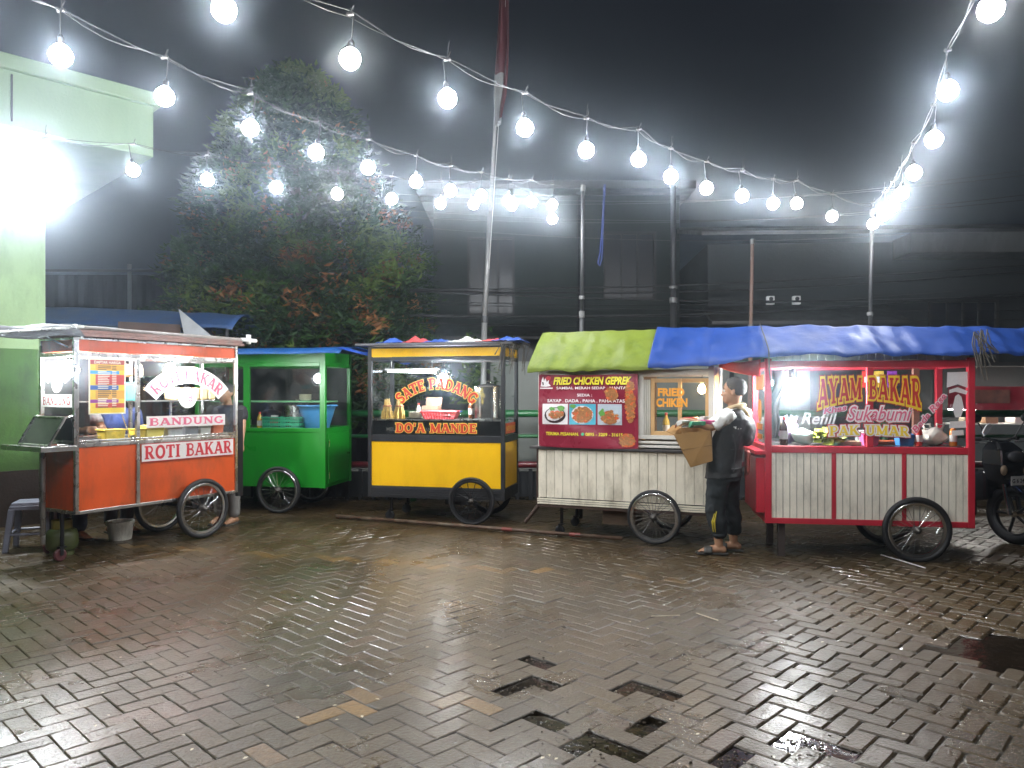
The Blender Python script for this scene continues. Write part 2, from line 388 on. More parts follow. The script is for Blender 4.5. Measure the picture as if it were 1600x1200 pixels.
def seg_d(p, a, b):
    ax, ay = a; bx, by = b; t = max(0, min(1, ((p[0]-ax)*(bx-ax) + (p[1]-ay)*(by-ay)) / ((bx-ax)**2 + (by-ay)**2)))
    return math.hypot(p[0]-ax-t*(bx-ax), p[1]-ay-t*(by-ay)), t
GP = lambda u, v: ((u-800)/FPX * (CAMH*FPX/(v-HOR)), CAMH*FPX/(v-HOR))
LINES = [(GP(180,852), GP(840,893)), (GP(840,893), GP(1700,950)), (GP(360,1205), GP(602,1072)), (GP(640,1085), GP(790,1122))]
HOLES = [GP(815,1074), GP(840,1068), GP(985,1068), GP(1015,1080), GP(845,1030), GP(868,1132), GP(930,1163), GP(955,1172), GP(1120,1180), GP(1150,1192), GP(1255,1160), GP(1285,1172), GP(1000,1135)]
POOL = GP(1575, 1018)
bm = bmesh.new(); tone = bm.loops.layers.float_color.new('tone')
bw = 0.105; ang = R(46); e1 = Vector((math.cos(ang), math.sin(ang))); e2 = Vector((-math.sin(ang), math.cos(ang)))
def brick(i0, j0, i1, j1, rnd):
    c = (e1*(i0+i1)/2 + e2*(j0+j1)/2) * bw + Vector((0.03, 0.02))
    if not (2.15 < c.y < 11.2 and abs(c.x) < 0.70*c.y + 1.3): return
    if any(math.hypot(c.x-h[0], c.y-h[1]) < 0.085 for h in HOLES): return
    if math.hypot((c.x-POOL[0])/0.42, (c.y-POOL[1])/0.30) < 0.9: return
    und = mnoise.noise(Vector((c.x*0.45, c.y*0.45, 3))) * 0.016 + mnoise.noise(Vector((c.x*1.7, c.y*1.7, 8))) * 0.006
    z = und + rnd.gauss(0, 0.0013)
    dh = min(math.hypot(c.x-h[0], c.y-h[1]) for h in HOLES)
    if dh < 0.30: z -= 0.010*(1-dh/0.30)*rnd.uniform(0.3, 1.2)
    old = max(0, min(1, (c.x - 0.6) / 1.2)) if c.y < 7 else 0.3       # the older, rounder bricks on the right
    gap = 0.002 + 0.004*old*rnd.random()
    tx, ty = rnd.gauss(0, 0.010), rnd.gauss(0, 0.010)
    hx, hy = (i1-i0)*bw/2 - gap, (j1-j0)*bw/2 - gap
    rot = rnd.gauss(0, 0.008 + 0.012*old); cr, sr = math.cos(rot), math.sin(rot)
    bev = 0.004 + 0.007*old*rnd.random(); bd = 0.003 + 0.0028*old
    def pt(x, y, dz):
        x, y = x*cr - y*sr, x*sr + y*cr
        q = c + e1*x + e2*y
        return bm.verts.new((q.x, q.y, z + tx*x + ty*y + dz))
    def ring(ix, dz, ch):
        a, b = hx-ix, hy-ix
        return [pt(x, y, dz) for x, y in ((-a+ch,-b),(a-ch,-b),(a,-b+ch),(a,b-ch),(a-ch,b),(-a+ch,b),(-a,b-ch),(-a,-b+ch))]
    ch = 0.004 + 0.012*old*rnd.random()
    jd = -0.0065 - 0.002*old
    r00, r0, r1, r2 = ring(-gap-.0008, jd-.05, 0.001), ring(-gap-.0008, jd, 0.001), ring(0, -bd, ch), ring(bev, 0, ch)
    fs = [bm.faces.new(r2)]
    for A, B in ((r00, r0), (r0, r1), (r1, r2)):
        for k in range(8): fs.append(bm.faces.new((A[k], A[(k+1)%8], B[(k+1)%8], B[k])))
    k = rnd.uniform(0.84, 1.14) * (1 + 0.32*mnoise.noise(Vector((c.x*0.9, c.y*0.9, 21))) + 0.15*mnoise.noise(Vector((c.x*3, c.y*3, 5))))
    col = Vector((0.064, 0.042, 0.018)) * k
    if rnd.random() < 0.04: col = Vector((0.086, 0.054, 0.03)) * k
    if c.x > 0.6: col = col * 0.92
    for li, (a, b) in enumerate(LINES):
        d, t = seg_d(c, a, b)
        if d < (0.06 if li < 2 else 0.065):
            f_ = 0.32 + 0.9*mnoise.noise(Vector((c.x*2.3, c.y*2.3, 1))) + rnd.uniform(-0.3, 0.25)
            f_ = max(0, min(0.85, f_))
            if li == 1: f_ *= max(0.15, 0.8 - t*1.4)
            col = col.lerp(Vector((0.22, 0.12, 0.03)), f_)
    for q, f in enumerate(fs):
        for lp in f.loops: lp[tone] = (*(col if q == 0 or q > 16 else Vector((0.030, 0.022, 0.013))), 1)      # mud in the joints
rnd = random.Random(3)
for a in range(-110, 150):
    for b in range(-60, 60):
        x, y = a + 2*b, a - 2*b                       # herringbone lattice (1,1), (2,-2)
        brick(x, y, x+2, y+1, rnd); brick(x+2, y-1, x+3, y+1, rnd)
me = bpy.data.meshes.new('paving'); bmesh.ops.recalc_face_normals(bm, faces=bm.faces[:]); bm.to_mesh(me); bm.free()
me.materials.append(wet_ground_mat('wet_brick', None, 0.22, 0.50, 1.0))
o = bpy.data.objects.new('paving', me); C.objects.link(o); struct(o)

watm = mat('puddle_water', (0.012,0.008,0.005), 0.12, spec=0.5, var=0.3, bump=0.25, bscale=14)
def puddle(c, rx, ry, z, seed, name='puddle_water'):
    g = G(); r_ = random.Random(seed); n = 26; ph = r_.random()*9
    g.face([(c[0]+rx*math.cos(2*math.pi*i/n)*(1+.22*math.sin(3*2*math.pi*i/n+ph)), c[1]+ry*math.sin(2*math.pi*i/n)*(1+.2*math.sin(2*2*math.pi*i/n+ph)), z) for i in range(n)])
    return struct(g.make(name, watm))
puddle(GP(840,1070), 0.34, 0.26, -0.013, 1); puddle(GP(1000,1074), 0.30, 0.2, -0.013, 2)
puddle(GP(900,1150), 0.42, 0.26, -0.012, 3); puddle(GP(1130,1186), 0.36, 0.2, -0.011, 4); puddle(GP(1265,1166), 0.26, 0.17, -0.012, 5)
puddle(POOL, 0.47, 0.34, -0.008, 6); puddle(GP(848,1030), 0.22, 0.14, -0.013, 9)

g = G(); rg = random.Random(15)
for h in HOLES:
    for k in range(26):
        a = rg.uniform(0, 6.28); q = rg.uniform(.02, .2); g.ell((h[0]+q*math.cos(a), h[1]+q*math.sin(a), -.010+rg.uniform(0,.012)), (rg.uniform(.003,.009), rg.uniform(.003,.008), rg.uniform(.003,.006)), None, 1)
o = g.make('gravel', mat('wet_gravel', (.07,.055,.04), .3, var=.4, scale=40)); o['kind'] = 'stuff'
# fallen straws, leaves and scraps: litter nobody would count
g = G(); rl = random.Random(5)
for i in range(150):
    y = rl.uniform(3.0, 8.0); x = rl.uniform(-0.62, 0.62)*y; a = rl.uniform(0, 3.14); s_ = rl.uniform(0.006, 0.014)
    dx, dy = math.cos(a)*s_, math.sin(a)*s_
    z = 0.021
    g.face([(x-dx, y-dy, z), (x+dy*.6, y-dx*.6, z+.002), (x+dx, y+dy, z+.001), (x-dy*.6, y+dx*.6, z+.003)])
for u0, v0, u1, v1 in ((1018,967,1062,966),(1088,962,1122,974)):
    a, b = GP(u0, v0), GP(u1, v1); g.tube([(a[0],a[1],.018),(b[0],b[1],.02)], .0035, 5)
o = g.make('litter', mat('litter_paper', (0.5,0.44,0.33), 0.6, var=0.4)); o['kind'] = 'stuff'

# ------------------------------------------------------------------ green building on the left with its projecting beam
lime = mat('lime_plaster', (0.36,0.52,0.26), 0.75, var=0.10, scale=1.2, bump=0.12, bscale=25, dirt=0.55, dirtcol=(0.16,0.24,0.12), dscale=3)
lime2 = mat('lime_beam_plaster', (0.25,0.35,0.22), 0.7, var=0.08, scale=1.5, bump=0.1, bscale=30, dirt=0.55, dirtcol=(0.16,0.27,0.17), dscale=1.6)
skirt = mat('dark_wall_base', (0.045,0.03,0.022), 0.6, var=0.3, bump=0.3)
# local frame: x runs from the camera side away to the right along the wall (45 degrees), y goes into the wall
bld = thing('plaster_building', 'lime green plastered wall with dark base behind the orange cart', 'building', (-5.33, 8.67, 0), R(45))
g = G(); g.box(-7, 0, 1.98, 0, 4.5, 4.2); g.make('wall', lime, bld)
g = G(); g.box(-7, 0.004, 0.62, -.004, 4.5, 1.98); g.make('shaded_mouldy_lower_wall', mat('shaded_mouldy_plaster', (0.10,0.22,0.055), 0.8, var=0.2, scale=2, bump=0.2, bscale=25, dirt=0.8, dirtcol=(0.05,0.08,0.035), dscale=3), bld)  # darker green holds the awning's painted shade as well as mould
g = G(); g.box(-7.02, -0.03, -0.03, 0.03, 4.5, 0.62); g.make('wall_base', skirt, bld)
g = G(); g.box(-7, -0.8, 4.2, 0.9, 4.5, 4.78); g.box(-7, -0.86, 4.78, 0.97, 4.5, 4.93)
g.make('roof_beam', lime2, bld, bevel=0.01)
g = G()
for k in range(7): g.box(-6.5+k*1.0, -0.815, 4.26, -6.485+k*1.0, -0.8, 4.74)
g.tube([(-1.9,-.85,4.9),(-1.75,-.88,4.6),(-1.7,-.83,4.3),(-1.72,-.4,4.15)], .008, 6)
g.make('cable', mat('black_rubber', (0.012,0.012,0.013), 0.5), bld)

g = G(); g.tube([(-.55,-.02,.7),(-.55,-.02,3.3)], .014, 8); g.make('conduit', mat('grey_conduit', (.3,.33,.3), .5), bld)
g = G(); g.box(-.62,-.06,1.55,-.48,-.005,1.75); g.make('junction_box', mat('box_grey', (.35,.37,.36), .5), bld, bevel=.006)
# floodlight under the beam
fl = thing('floodlight', 'dazzling white floodlight on the green wall at far left', 'floodlight', tuple(P(33, 280, 8.05)))
fl.rotation_euler = (R(20), 0, R(32))
g = G(); g.box(-.25, 0.012, -.2, .25, .07, .2)
for k in range(8): g.box(-.22+k*.06, .07, -.19, -.21+k*.06, .11, .19)
g.make('housing', mat('black_metal', (0.02,0.02,0.022), 0.4, 0.6), fl, bevel=.005)
g = G(); g.face([(-.22,0.005,-.17),(.22,0.005,-.17),(.22,0.005,.17),(-.22,0.005,.17)]); g.make('lamp_face', emit('flood_glow', (0.90,0.95,1.0), FLOOD_W), fl)
g = G(); g.tube([(-.26,.03,0),(-.31,.15,.0),(-.23,.3,.05)], .012, 6); g.tube([(.26,.03,0),(.31,.15,.0),(.23,.3,.05)], .012, 6); g.tube([(-.23,.3,.05),(.23,.3,.05)], .012, 6)
g.make('bracket', MATS['black_metal'], fl)

# ------------------------------------------------------------------ dark buildings behind
def wallmat(name, col, d=0.4): return mat(name, col, 0.85, var=0.2, scale=0.7, bump=0.15, bscale=15, dirt=d, dirtcol=(col[0]*.4, col[1]*.42, col[2]*.4), dscale=0.9)
wa = wallmat('grey_green_render', (0.019,0.027,0.023)); wb = wallmat('grey_render', (0.018,0.021,0.021)); wc = wallmat('dark_render', (0.009,0.010,0.012))
dark = mat('dark_opening', (0.012,0.013,0.016), 0.35)
trim = mat('pale_fascia', (0.085,0.088,0.088), 0.7, var=0.12, dirt=0.4, dirtcol=(0.2,0.2,0.2))
roofm = mat('old_roof_sheet', (0.025,0.024,0.023), 0.6, var=0.3)

def window(parent, x0, z0, x1, z1, y=-0.01, bars=3, fm=None):
    f = G()
    t = 0.05
    f.box(x0-t, y-.05, z0-t, x1+t, y, z0); f.box(x0-t, y-.05, z1, x1+t, y, z1+t)
    f.box(x0-t, y-.05, z0, x0, y, z1); f.box(x1, y-.05, z0, x1+t, y, z1)
    for k in range(1, bars): xx = x0+(x1-x0)*k/bars; f.box(xx-.02, y-.04, z0, xx+.02, y, z1)
    fr = f.make('window', fm or roofm, parent)
    q = G(); q.face([(x0,y-.004,z0),(x1,y-.004,z0),(x1,y-.004,z1),(x0,y-.004,z1)]); q.make('pane', dark, fr)

# middle building (grey green wall, u 690..1060)
b1 = thing('tall_building', 'tall grey green building with barred windows behind the yellow cart', 'building', (-1.5, 14.5, 0))
g = G(); g.box(0, 0, -.03, 4.7, 5, 5.25); g.make('wall', wa, b1)
g = G(); g.box(-.3, -.5, 5.25, 4.9, 5.2, 5.4); g.make('roof', roofm, b1, bevel=.01)
window(b1, .7, 3.0, 1.5, 4.4); window(b1, 3.3, 3.3, 4.2, 4.5)
window(b1, .35, 1.3, 1.9, 2.35, bars=4)
g = G(); g.hexa([(.1,-.75,2.45),(2.2,-.75,2.45),(2.2,0,2.75),(.1,0,2.75)], [(.1,-.75,2.5),(2.2,-.75,2.5),(2.2,0,2.8),(.1,0,2.8)]); g.make('awning', roofm, b1)
g = G(); g.box(2.75,-.06,0,2.9,0,5.2); g.make('drainpipe', wc, b1)
# right building with pale fascia
b2 = thing('low_building', 'long dark building with pale fascia band behind the red cart', 'building', (3.25, 12.6, 0), R(-3))
g = G(); g.box(0, 0, -.03, 10, 5, 3.95); g.make('wall', wb, b2)
g = G(); g.box(3.0, -.62, 3.66, 10.2, .3, 3.98); g.make('fascia', trim, b2, bevel=.01)
g = G(); g.hexa([(-.2,-.5,4.0),(10.2,-.5,4.0),(10.2,5,5.2),(-.2,5,5.2)], [(-.2,-.5,4.06),(10.2,-.5,4.06),(10.2,5,5.3),(-.2,5,5.3)]); g.make('roof', roofm, b2)
window(b2, 3.6, 2.0, 4.6, 2.95, bars=4); window(b2, 6.2, 1.7, 7.4, 2.95, bars=4)
g = G(); g.hexa([(-.1,-.8,2.55),(2.9,-.8,2.55),(2.9,0,2.85),(-.1,0,2.85)], [(-.1,-.8,2.6),(2.9,-.8,2.6),(2.9,0,2.92),(-.1,0,2.92)]); g.make('awning', roofm, b2)
g = G(); g.box(.1,-.02,2.25,1.55,.0,2.48); g.box(1.75,-.02,2.25,2.7,0,2.44); g.make('pale_panel', mat('pale_board', (0.3,0.28,0.25), 0.7, dirt=.5), b2)
g = G(); g.box(.9,-.03,0,1.6,-.01,2.22); g.make('door', wc, b2)
g = G(); g.box(8.6,-.6,0,9.2,0,3.6); g.make('column', wc, b2)
for k, x in enumerate((1.0, 1.42)):
    mt = thing('electric_meter', ('left', 'right')[k] + ' of the two small white electric meters on the dark wall', 'meter', (b2.matrix_world @ Vector((0,0,0))).to_tuple(), 0, 'electric meters on the wall')
    mt.location = (3.25 + math.cos(R(-3))*x + .0, 12.6 + math.sin(R(-3))*x - .06, 2.93); mt.rotation_euler = (0,0,R(-3))
    g = G(); g.box(-.06,-.05,0,.06,.05,.14); g.make('meter_case', mat('white_plastic', (0.75,0.76,0.76), 0.4), mt, bevel=.01)
    g = G(); g.lathe([(0,0),(.035,0),(.03,.02),(0,.02)], (0,-.05,.09), (0,-1,0), 14); g.make('dial', dark, mt)
# dark sheds on the left behind the tree
b3 = thing('dark_shed', 'dark corrugated shed wall behind the tree', 'shed', (-9.6, 15.6, 0))
g = G()
for k in range(38): x = k*.2; g.prism([(x,0,0),(x+.1,-.035,0),(x+.2,0,0),(x+.2,.1,0),(x,.1,0)], (0,0,3.9))
g.make('wall', wc, b3)
g = G(); g.hexa([(-.2,-.4,3.9),(7.8,-.4,3.9),(7.8,4,4.6),(-.2,4,4.6)], [(-.2,-.4,3.95),(7.8,-.4,3.95),(7.8,4,4.66),(-.2,4,4.66)]); g.make('roof', roofm, b3)
g = G(); g.tube([(1.8,-.12,1.2),(1.8,-.12,4.1)], .04, 8); g.make('drainpipe', mat('grey_pvc', (0.3,0.31,0.32), 0.5), b3)
b4 = thing('white_house', 'small lit white house wall with sloping roof beyond the green wall', 'house', (-9.4, 13.0, 0))
g = G(); g.box(-.6, 0, 1.9, .62, .9, 3.6); g.make('wall', mat('white_wall', (0.62,0.60,0.58), 0.8), b4)
g = G(); g.box(.0, -.02, 2.0, .5, -.005, 3.0); g.make('window', dark, b4)
g = G(); g.hexa([(-.9,-.5,3.35),(.75,-.5,3.35),(.75,1,3.9),(-.9,1,3.9)], [(-.9,-.5,3.4),(.75,-.5,3.4),(.75,1,3.96),(-.9,1,3.96)]); g.make('roof', mat('pale_roof_sheet', (0.5,0.5,0.5), 0.5), b4)
g = G(); g.tube([(-.3,-.35,-.03),(-.3,-.35,3.4)], .04, 8); g.tube([(.5,.3,-.03),(.5,.3,1.95)], .05, 8); g.tube([(-.5,.3,-.03),(-.5,.3,1.95)], .05, 8); g.make('post', roofm, b4)

# low wall + painted railing behind the carts
lw = tag(None or (lambda: (lambda g: (g.box(-4.2, 10.9, -.03, 9.5, 11.1, .42), g.make('boundary_wall', wallmat('wall_concrete', (0.13,0.13,0.12))))[1])(G()))(), 'low grey concrete wall under the green railing', 'wall')
fn = thing('steel_railing', 'green and red painted steel railing behind the carts', 'railing', (-3.6, 10.4, 0))
gr = mat('green_rail_paint', (0.012,0.10,0.03), 0.35, var=.2); rd = mat('red_rail_paint', (0.11,0.015,0.02), 0.35, var=.2)
g = G(); g.tube([(0,0,1.2),(11,0,1.2)], .05, 10); g.make('top_rail', gr, fn, smooth=True)
g = G(); g.tube([(0,0,.89),(11,0,.89)], .025, 8); g.make('middle_rail', gr, fn, smooth=True)
g = G(); g.tube([(0,0,.5),(11,0,.5)], .045, 10); g.make('lower_rail', rd, fn, smooth=True)
for k in range(6):
    g = G(); g.tube([(.1+k*2.15,0,-.03),(.1+k*2.15,0,1.22)], .045, 10); g.make('post', gr, fn, smooth=True)
g = G(); g.box(0,.06,.05,11,.09,.40)
for k in range(60): g.box(.05+k*.18,.02,.02,.1+k*.18,.05,.44)
g.make('lower_panel', wc, fn)
pg = thing('grey_partition', 'plain grey sheet partition standing behind the railing between carts', 'partition', (-.35, 11.25, 0))
g = G()
for k in range(4): g.box(k*1.2, 0, .42, k*1.2+1.185, .04, 1.95)
g.make('sheet', wallmat('grey_sheet', (0.13,0.14,0.13)), pg)
g = G()
for k in range(5): g.box(k*1.2-.03, -.03, -.03, k*1.2+.03, 0, 2.0)
g.make('stud', wc, pg)
# ------------------------------------------------------------------ cart helpers
steel = mat('stainless_steel', (0.55,0.55,0.54), 0.28, 1.0, var=0.15, dirt=0.3, dirtcol=(0.2,0.17,0.14), dscale=8)
rubber = mat('tyre_rubber', (0.008,0.008,0.009), 0.6, var=0.3, bump=0.1)
chrome = mat('worn_chrome', (0.6,0.6,0.6), 0.22, 1.0, var=0.15)
blackm = MATS['black_metal']
glass = glassmat('pane_glass')
plas_w = vinyl('white_sticker', (0.80,0.78,0.76))
red_ink = mat('red_ink', (0.50,0.02,0.03), 0.4, var=0.08)
pink_ink = mat('pink_ink', (0.72,0.14,0.24), 0.4, var=0.08)
yel_ink = mat('yellow_ink', (0.85,0.55,0.03), 0.4, var=0.08)
orange_ink = mat('orange_red_ink', (0.75,0.10,0.03), 0.4, var=0.08)
bulbm = emit('cart_bulb_glow', (0.95,0.98,1.0), CART_W)

def on(O, a, u, v, y=0.0):
    """local (x, z) on a cart's plane at local depth y, seen at photo pixel (u, v)"""
    k = (u-800)/FPX; ca, sa = math.cos(a), math.sin(a)
    ox, oy = O[0] - sa*y, O[1] + ca*y
    x = (k*oy - ox) / (ca - k*sa)
    Y = oy + sa*x
    return x, CAMH - (v-HOR)/FPX*Y

def wheel(parent, x, y, r, nsp=20, wide=0.03, rimm=None, thick=1.0):
    wnode = node('wheel', parent, (x, y, r))
    g = G(); g.torus((0,0,0), (0,1,0), r-wide*.85, wide*.85, 44, 10); g.make('tyre', rubber, wnode, smooth=True)
    g = G(); ri = r - wide*1.75
    g.lathe([(ri-.022,-.012),(ri,-.015),(ri+.006,-.012),(ri+.006,.012),(ri,.015),(ri-.022,.012),(ri-.022,-.012)], (0,0,0), (0,1,0), 44)
    g.make('rim', rimm or chrome, wnode, smooth=False)
    g = G()
    for k in range(nsp):
        a = 2*math.pi*k/nsp; sgn = 1 if k % 2 else -1; b = a + sgn*.35*(1 if (k//2) % 2 else -1)
        g.tube([(.025*math.cos(b), sgn*.02, .025*math.sin(b)), ((ri-.02)*math.cos(a), 0, (ri-.02)*math.sin(a))], .0022*thick, 5)
    g.make('spokes', rimm or chrome, wnode)
    g = G(); g.lathe([(0,-.06),(.012,-.06),(.012,-.035),(.032,-.03),(.032,-.015),(.018,-.01),(.018,.01),(.032,.015),(.032,.03),(.012,.035),(.012,.06),(0,.06)], (0,0,0), (0,1,0), 16)
    g.make('hub', mat('greasy_metal', (0.12,0.11,0.1), 0.4, 0.8), wnode, smooth=True)
    return wnode

def caster(parent, x, y, top, r=.055, m=None):
    c = node('caster', parent, (x, y, 0))
    g = G(); g.box(-.03,-.025,r*2+.01,.03,.025,r*2+.02); g.box(-.03,-.032,r,.0,-.026,r*2+.015); g.box(-.03,.026,r,.0,.032,r*2+.015); g.tube([(0,0,r*2+.015),(0,0,top)], .018, 8)
    g.make('fork', blackm, c)
    g = G(); g.lathe([(0,-.02),(r-.01,-.02),(r,-.012),(r,.012),(r-.01,.02),(0,.02)], (-.02,0,r), (0,1,0), 18); g.make('roller', m or rubber, c)
    return c

def pane(parent, pts, name='glass_pane'):
    g = G(); g.face(pts); return g.make(name, glass, parent)

def hung_bulb(loc, label, drop=0.12, m=None, r=.04, group=None):
    t = thing('light_bulb', label, 'light bulb', loc, 0, group)
    g = G(); g.lathe([(0,-r),(r*.6,-r*.8),(r*.98,-r*.2),(r*.95,r*.3),(r*.6,r*.9),(r*.4,r*1.35),(0,r*1.35)], (0,0,0), (0,0,1), 18); g.make('globe', m or bulbm, t, smooth=True)
    g = G(); g.lathe([(0,r*1.3),(r*.5,r*1.3),(r*.55,r*2.1),(r*.3,r*2.5),(0,r*2.5)], (0,0,0), (0,0,1), 12); g.make('socket', blackm, t)
    g = G(); g.tube([(0,0,r*2.4),(.003,0,r*2.4+drop*.5),(0,0,r*2.4+drop)], .004, 6); g.make('cord', MATS['black_rubber'], t)
    return t

def flat_sign(parent, x0, z0, x1, z1, y, m, name='sign_sticker', t=.002):
    g = G(); g.box(x0, y-t, z0, x1, y, z1); return g.make(name, m, parent)

def planks(g, x0, z0, x1, z1, y, n, rnd, gap=.004, t=.012):
    wdt = (x1-x0)/n
    for k in range(n):
        dy = rnd.uniform(-.0015, .0015)
        g.box(x0+k*wdt+gap/2, y-t+dy, z0+rnd.uniform(0,.003), x0+(k+1)*wdt-gap/2, y, z1-rnd.uniform(0,.003))

def wide_text(parent, txt, x0, z0, x1, z1, y, m, slab=True, bold=.02, shear=0.0, grow=0.0, slope=0.0, name='lettering', space=1.0):
    W, ps = slab_polys(txt, grow) if slab else font_polys(txt, bold, shear, space)
    return letter(parent, (W, ps), m, lambda s, t, l: (x0+(x1-x0)*s, y-.001-l, z0+(z1-z0)*t + slope*s), name)

def arch_text(parent, txt, cx, cz, r, h, half, y, m, slab=True, grow=0.0, bold=.02, name='lettering', plane=None):
    W, ps = slab_polys(txt, grow) if slab else font_polys(txt, bold)
    def pl(s, t, l):
        a = R(90 + half - 2*half*s); rr = r + h*t
        x, z = cx + rr*math.cos(a), cz + rr*math.sin(a)
        return plane(x, z, l) if plane else (x, y-.001-l, z)
    return letter(parent, (W, ps), m, pl, name)

def arch_band(parent, cx, cz, r0, r1, half, y, m, name='sign_sticker', plane=None, n=22):
    g = G()
    pf = plane or (lambda x, z, l: (x, y-l, z))
    ins = [(cx+r0*math.cos(R(90+half-2*half*i/n)), cz+r0*math.sin(R(90+half-2*half*i/n))) for i in range(n+1)]
    out = [(cx+r1*math.cos(R(90+half-2*half*i/n)), cz+r1*math.sin(R(90+half-2*half*i/n))) for i in range(n+1)]
    for i in range(n): g.face([pf(*ins[i], 0), pf(*ins[i+1], 0), pf(*out[i+1], 0), pf(*out[i], 0)])
    return g.make(name, m, parent)

def disc(parent, cx, cz, r, y, m, name='sign_sticker', plane=None, r_in=0.0, n=30):
    g = G(); pf = plane or (lambda x, z, l: (x, y-l, z))
    P_ = lambda rr, i: pf(cx+rr*math.cos(2*math.pi*i/n), cz+rr*math.sin(2*math.pi*i/n), 0)
    if r_in:
        for i in range(n): g.face([P_(r_in,i), P_(r,i), P_(r,i+1), P_(r_in,i+1)])
    else: g.face([P_(r,i) for i in range(n)])
    return g.make(name, m, parent)

# ================================================================== ORANGE CART
OA, Aa = (-3.86, 6.71), R(59); L, Wd = 1.74, .60
oc = thing('roti_cart', 'orange toast cart with steel edging and ROTI BAKAR sign', 'food cart', (*OA, 0), Aa)
orange = mat('orange_paint', (0.55,0.072,0.010), 0.38, var=0.14, scale=2.5, dirt=0.75, dirtcol=(0.16,0.05,0.018), dscale=2.6, bump=.03, bscale=12)
g = G()
g.box(.012, .012, .43, L-.012, Wd-.012, 1.0)
g.make('body_panel', orange, oc)
g = G(); g.box(.012,.012,1.86,L-.012,Wd-.012,1.965); g.make('fascia', orange, oc)
g = G(); p = .02
for x, y in ((0,0),(L-.03,0),(0,Wd-.03),(L-.03,Wd-.03)): g.box(x, y, .41, x+.034, y+.034, 2.0)
for z, h in ((.408,.03),(1.005,.035),(1.045,.02),(1.815,.04),(1.965,.02)):
    for y in (-.003, Wd-.027): g.box(.034, y, z, L-.03, y+.03, z+h)
    for x in (-.003, L-.027): g.box(x, .034, z, x+.03, Wd-.03, z+h)
g.box(.575,-.004,.438,.612,.028,1.005); g.box(.575,-.004,1.065,.612,.028,1.815); g.box(L*.5,Wd-.03,1.065,L*.5+.03,Wd,1.815)
g.box(1.33,Wd-.03,1.065,1.35,Wd-.005,1.815)
g.box(-.012,.0,1.0,.02,.03,2.10)
g.make('frame', steel, oc, bevel=.003)
g = G(); g.box(.02,.02,1.0,L-.02,Wd-.02,1.004); g.box(.1,Wd-.3,1.40,L-.05,Wd-.05,1.41); g.make('shelf', steel, oc)
rust = mat('weathered_roof_board', (0.2,0.11,0.09), 0.7, var=.35, scale=9, dirt=.7, dirtcol=(.12,.11,.1), dscale=5, bump=.3)
g = G(); g.box(-.05,-.05,1.99,L+.05,Wd+.05,2.02); g.box(-.04,-.045,2.02,L+.03,.05,2.05); g.make('roof', rust, oc, bevel=.006)
g = G(); g.tube([(-.14,-.03,2.07),(L+.10,-.03,2.06)], .018, 10); g.make('roof_pipe', mat('dull_pipe', (.28,.25,.23), .5, dirt=.6), oc, smooth=True)
g = G(); g.tube([(L+.02,-.03,2.06),(L+.22,-.03,2.06)], .022, 12); g.tube([(L+.12,-.03,2.02),(L+.12,-.03,2.12)], .026, 12); g.make('pipe_fitting', mat('white_pvc', (.7,.69,.66), .4), oc, smooth=True)
pane(oc, [(.034,.01,1.065),(.575,.01,1.065),(.575,.01,1.815),(.034,.01,1.815)])
gp = pane(oc, [(.612,.01,1.065),(L-.03,.01,1.065),(L-.03,.01,1.815),(.612,.01,1.815)])
g = G(); g.box(.03,Wd-.025,1.065,.46,Wd-.015,1.815); g.make('black_back_board', mat('black_sheet', (.006,.006,.007), .5, spec=.25), oc)  # black board added so the view through the end glass stays dark
gl = pane(oc, [(.01,.034,1.30),(.01,Wd-.03,1.30),(.01,Wd-.03,1.815),(.01,.034,1.815)])
pane(oc, [(L-.01,.034,1.065),(L-.01,Wd-.03,1.065),(L-.01,Wd-.03,1.815),(L-.01,.034,1.815)])
# jutting tray and slanted glass box on the short end
g = G(); g.box(-.30,-.03,1.0,.0,Wd+.03,1.02); g.box(-.31,-.035,.985,-.28,Wd+.035,1.03); g.box(-.28,-.03,.98,-.0,-.002,1.025)
g.tube([(-.12,.30,.14),(-.12,.30,1.0)], .022, 10)
g.make('end_tray', steel, oc, bevel=.003)
g = G()
A4 = [(-.20,.05,1.03),(-.20,Wd-.05,1.03),(-.06,.05,1.27),(-.06,Wd-.05,1.27)]
for a, b in ((0,1),(2,3),(0,2),(1,3)): g.tube([A4[a],A4[b]], .012, 6)
for y in (.05,Wd-.05): g.tube([(-.06,y,1.27),(.0,y,1.28)], .01, 6); g.tube([(-.20,y,1.03),(0,y,1.03)], .01, 6)
dbx = g.make('display_box', steel, oc)
pane(dbx, [(-.2,.05,1.03),(-.2,Wd-.05,1.03),(-.06,Wd-.05,1.27),(-.06,.05,1.27)])
g = G(); g.face([(.005,.04,1.05),(.005,Wd-.04,1.05),(.005,Wd-.04,1.28),(.005,.04,1.28)]); g.make('box_back', dark, dbx)
g = G(); g.face([(-.195,.06,1.032),(-.195,Wd-.06,1.032),(-.055,Wd-.06,1.268),(-.055,.06,1.268)]); g.make('inner_black_sheet', MATS['black_sheet'], dbx)  # black sheet added behind the slanted pane to keep the box dark
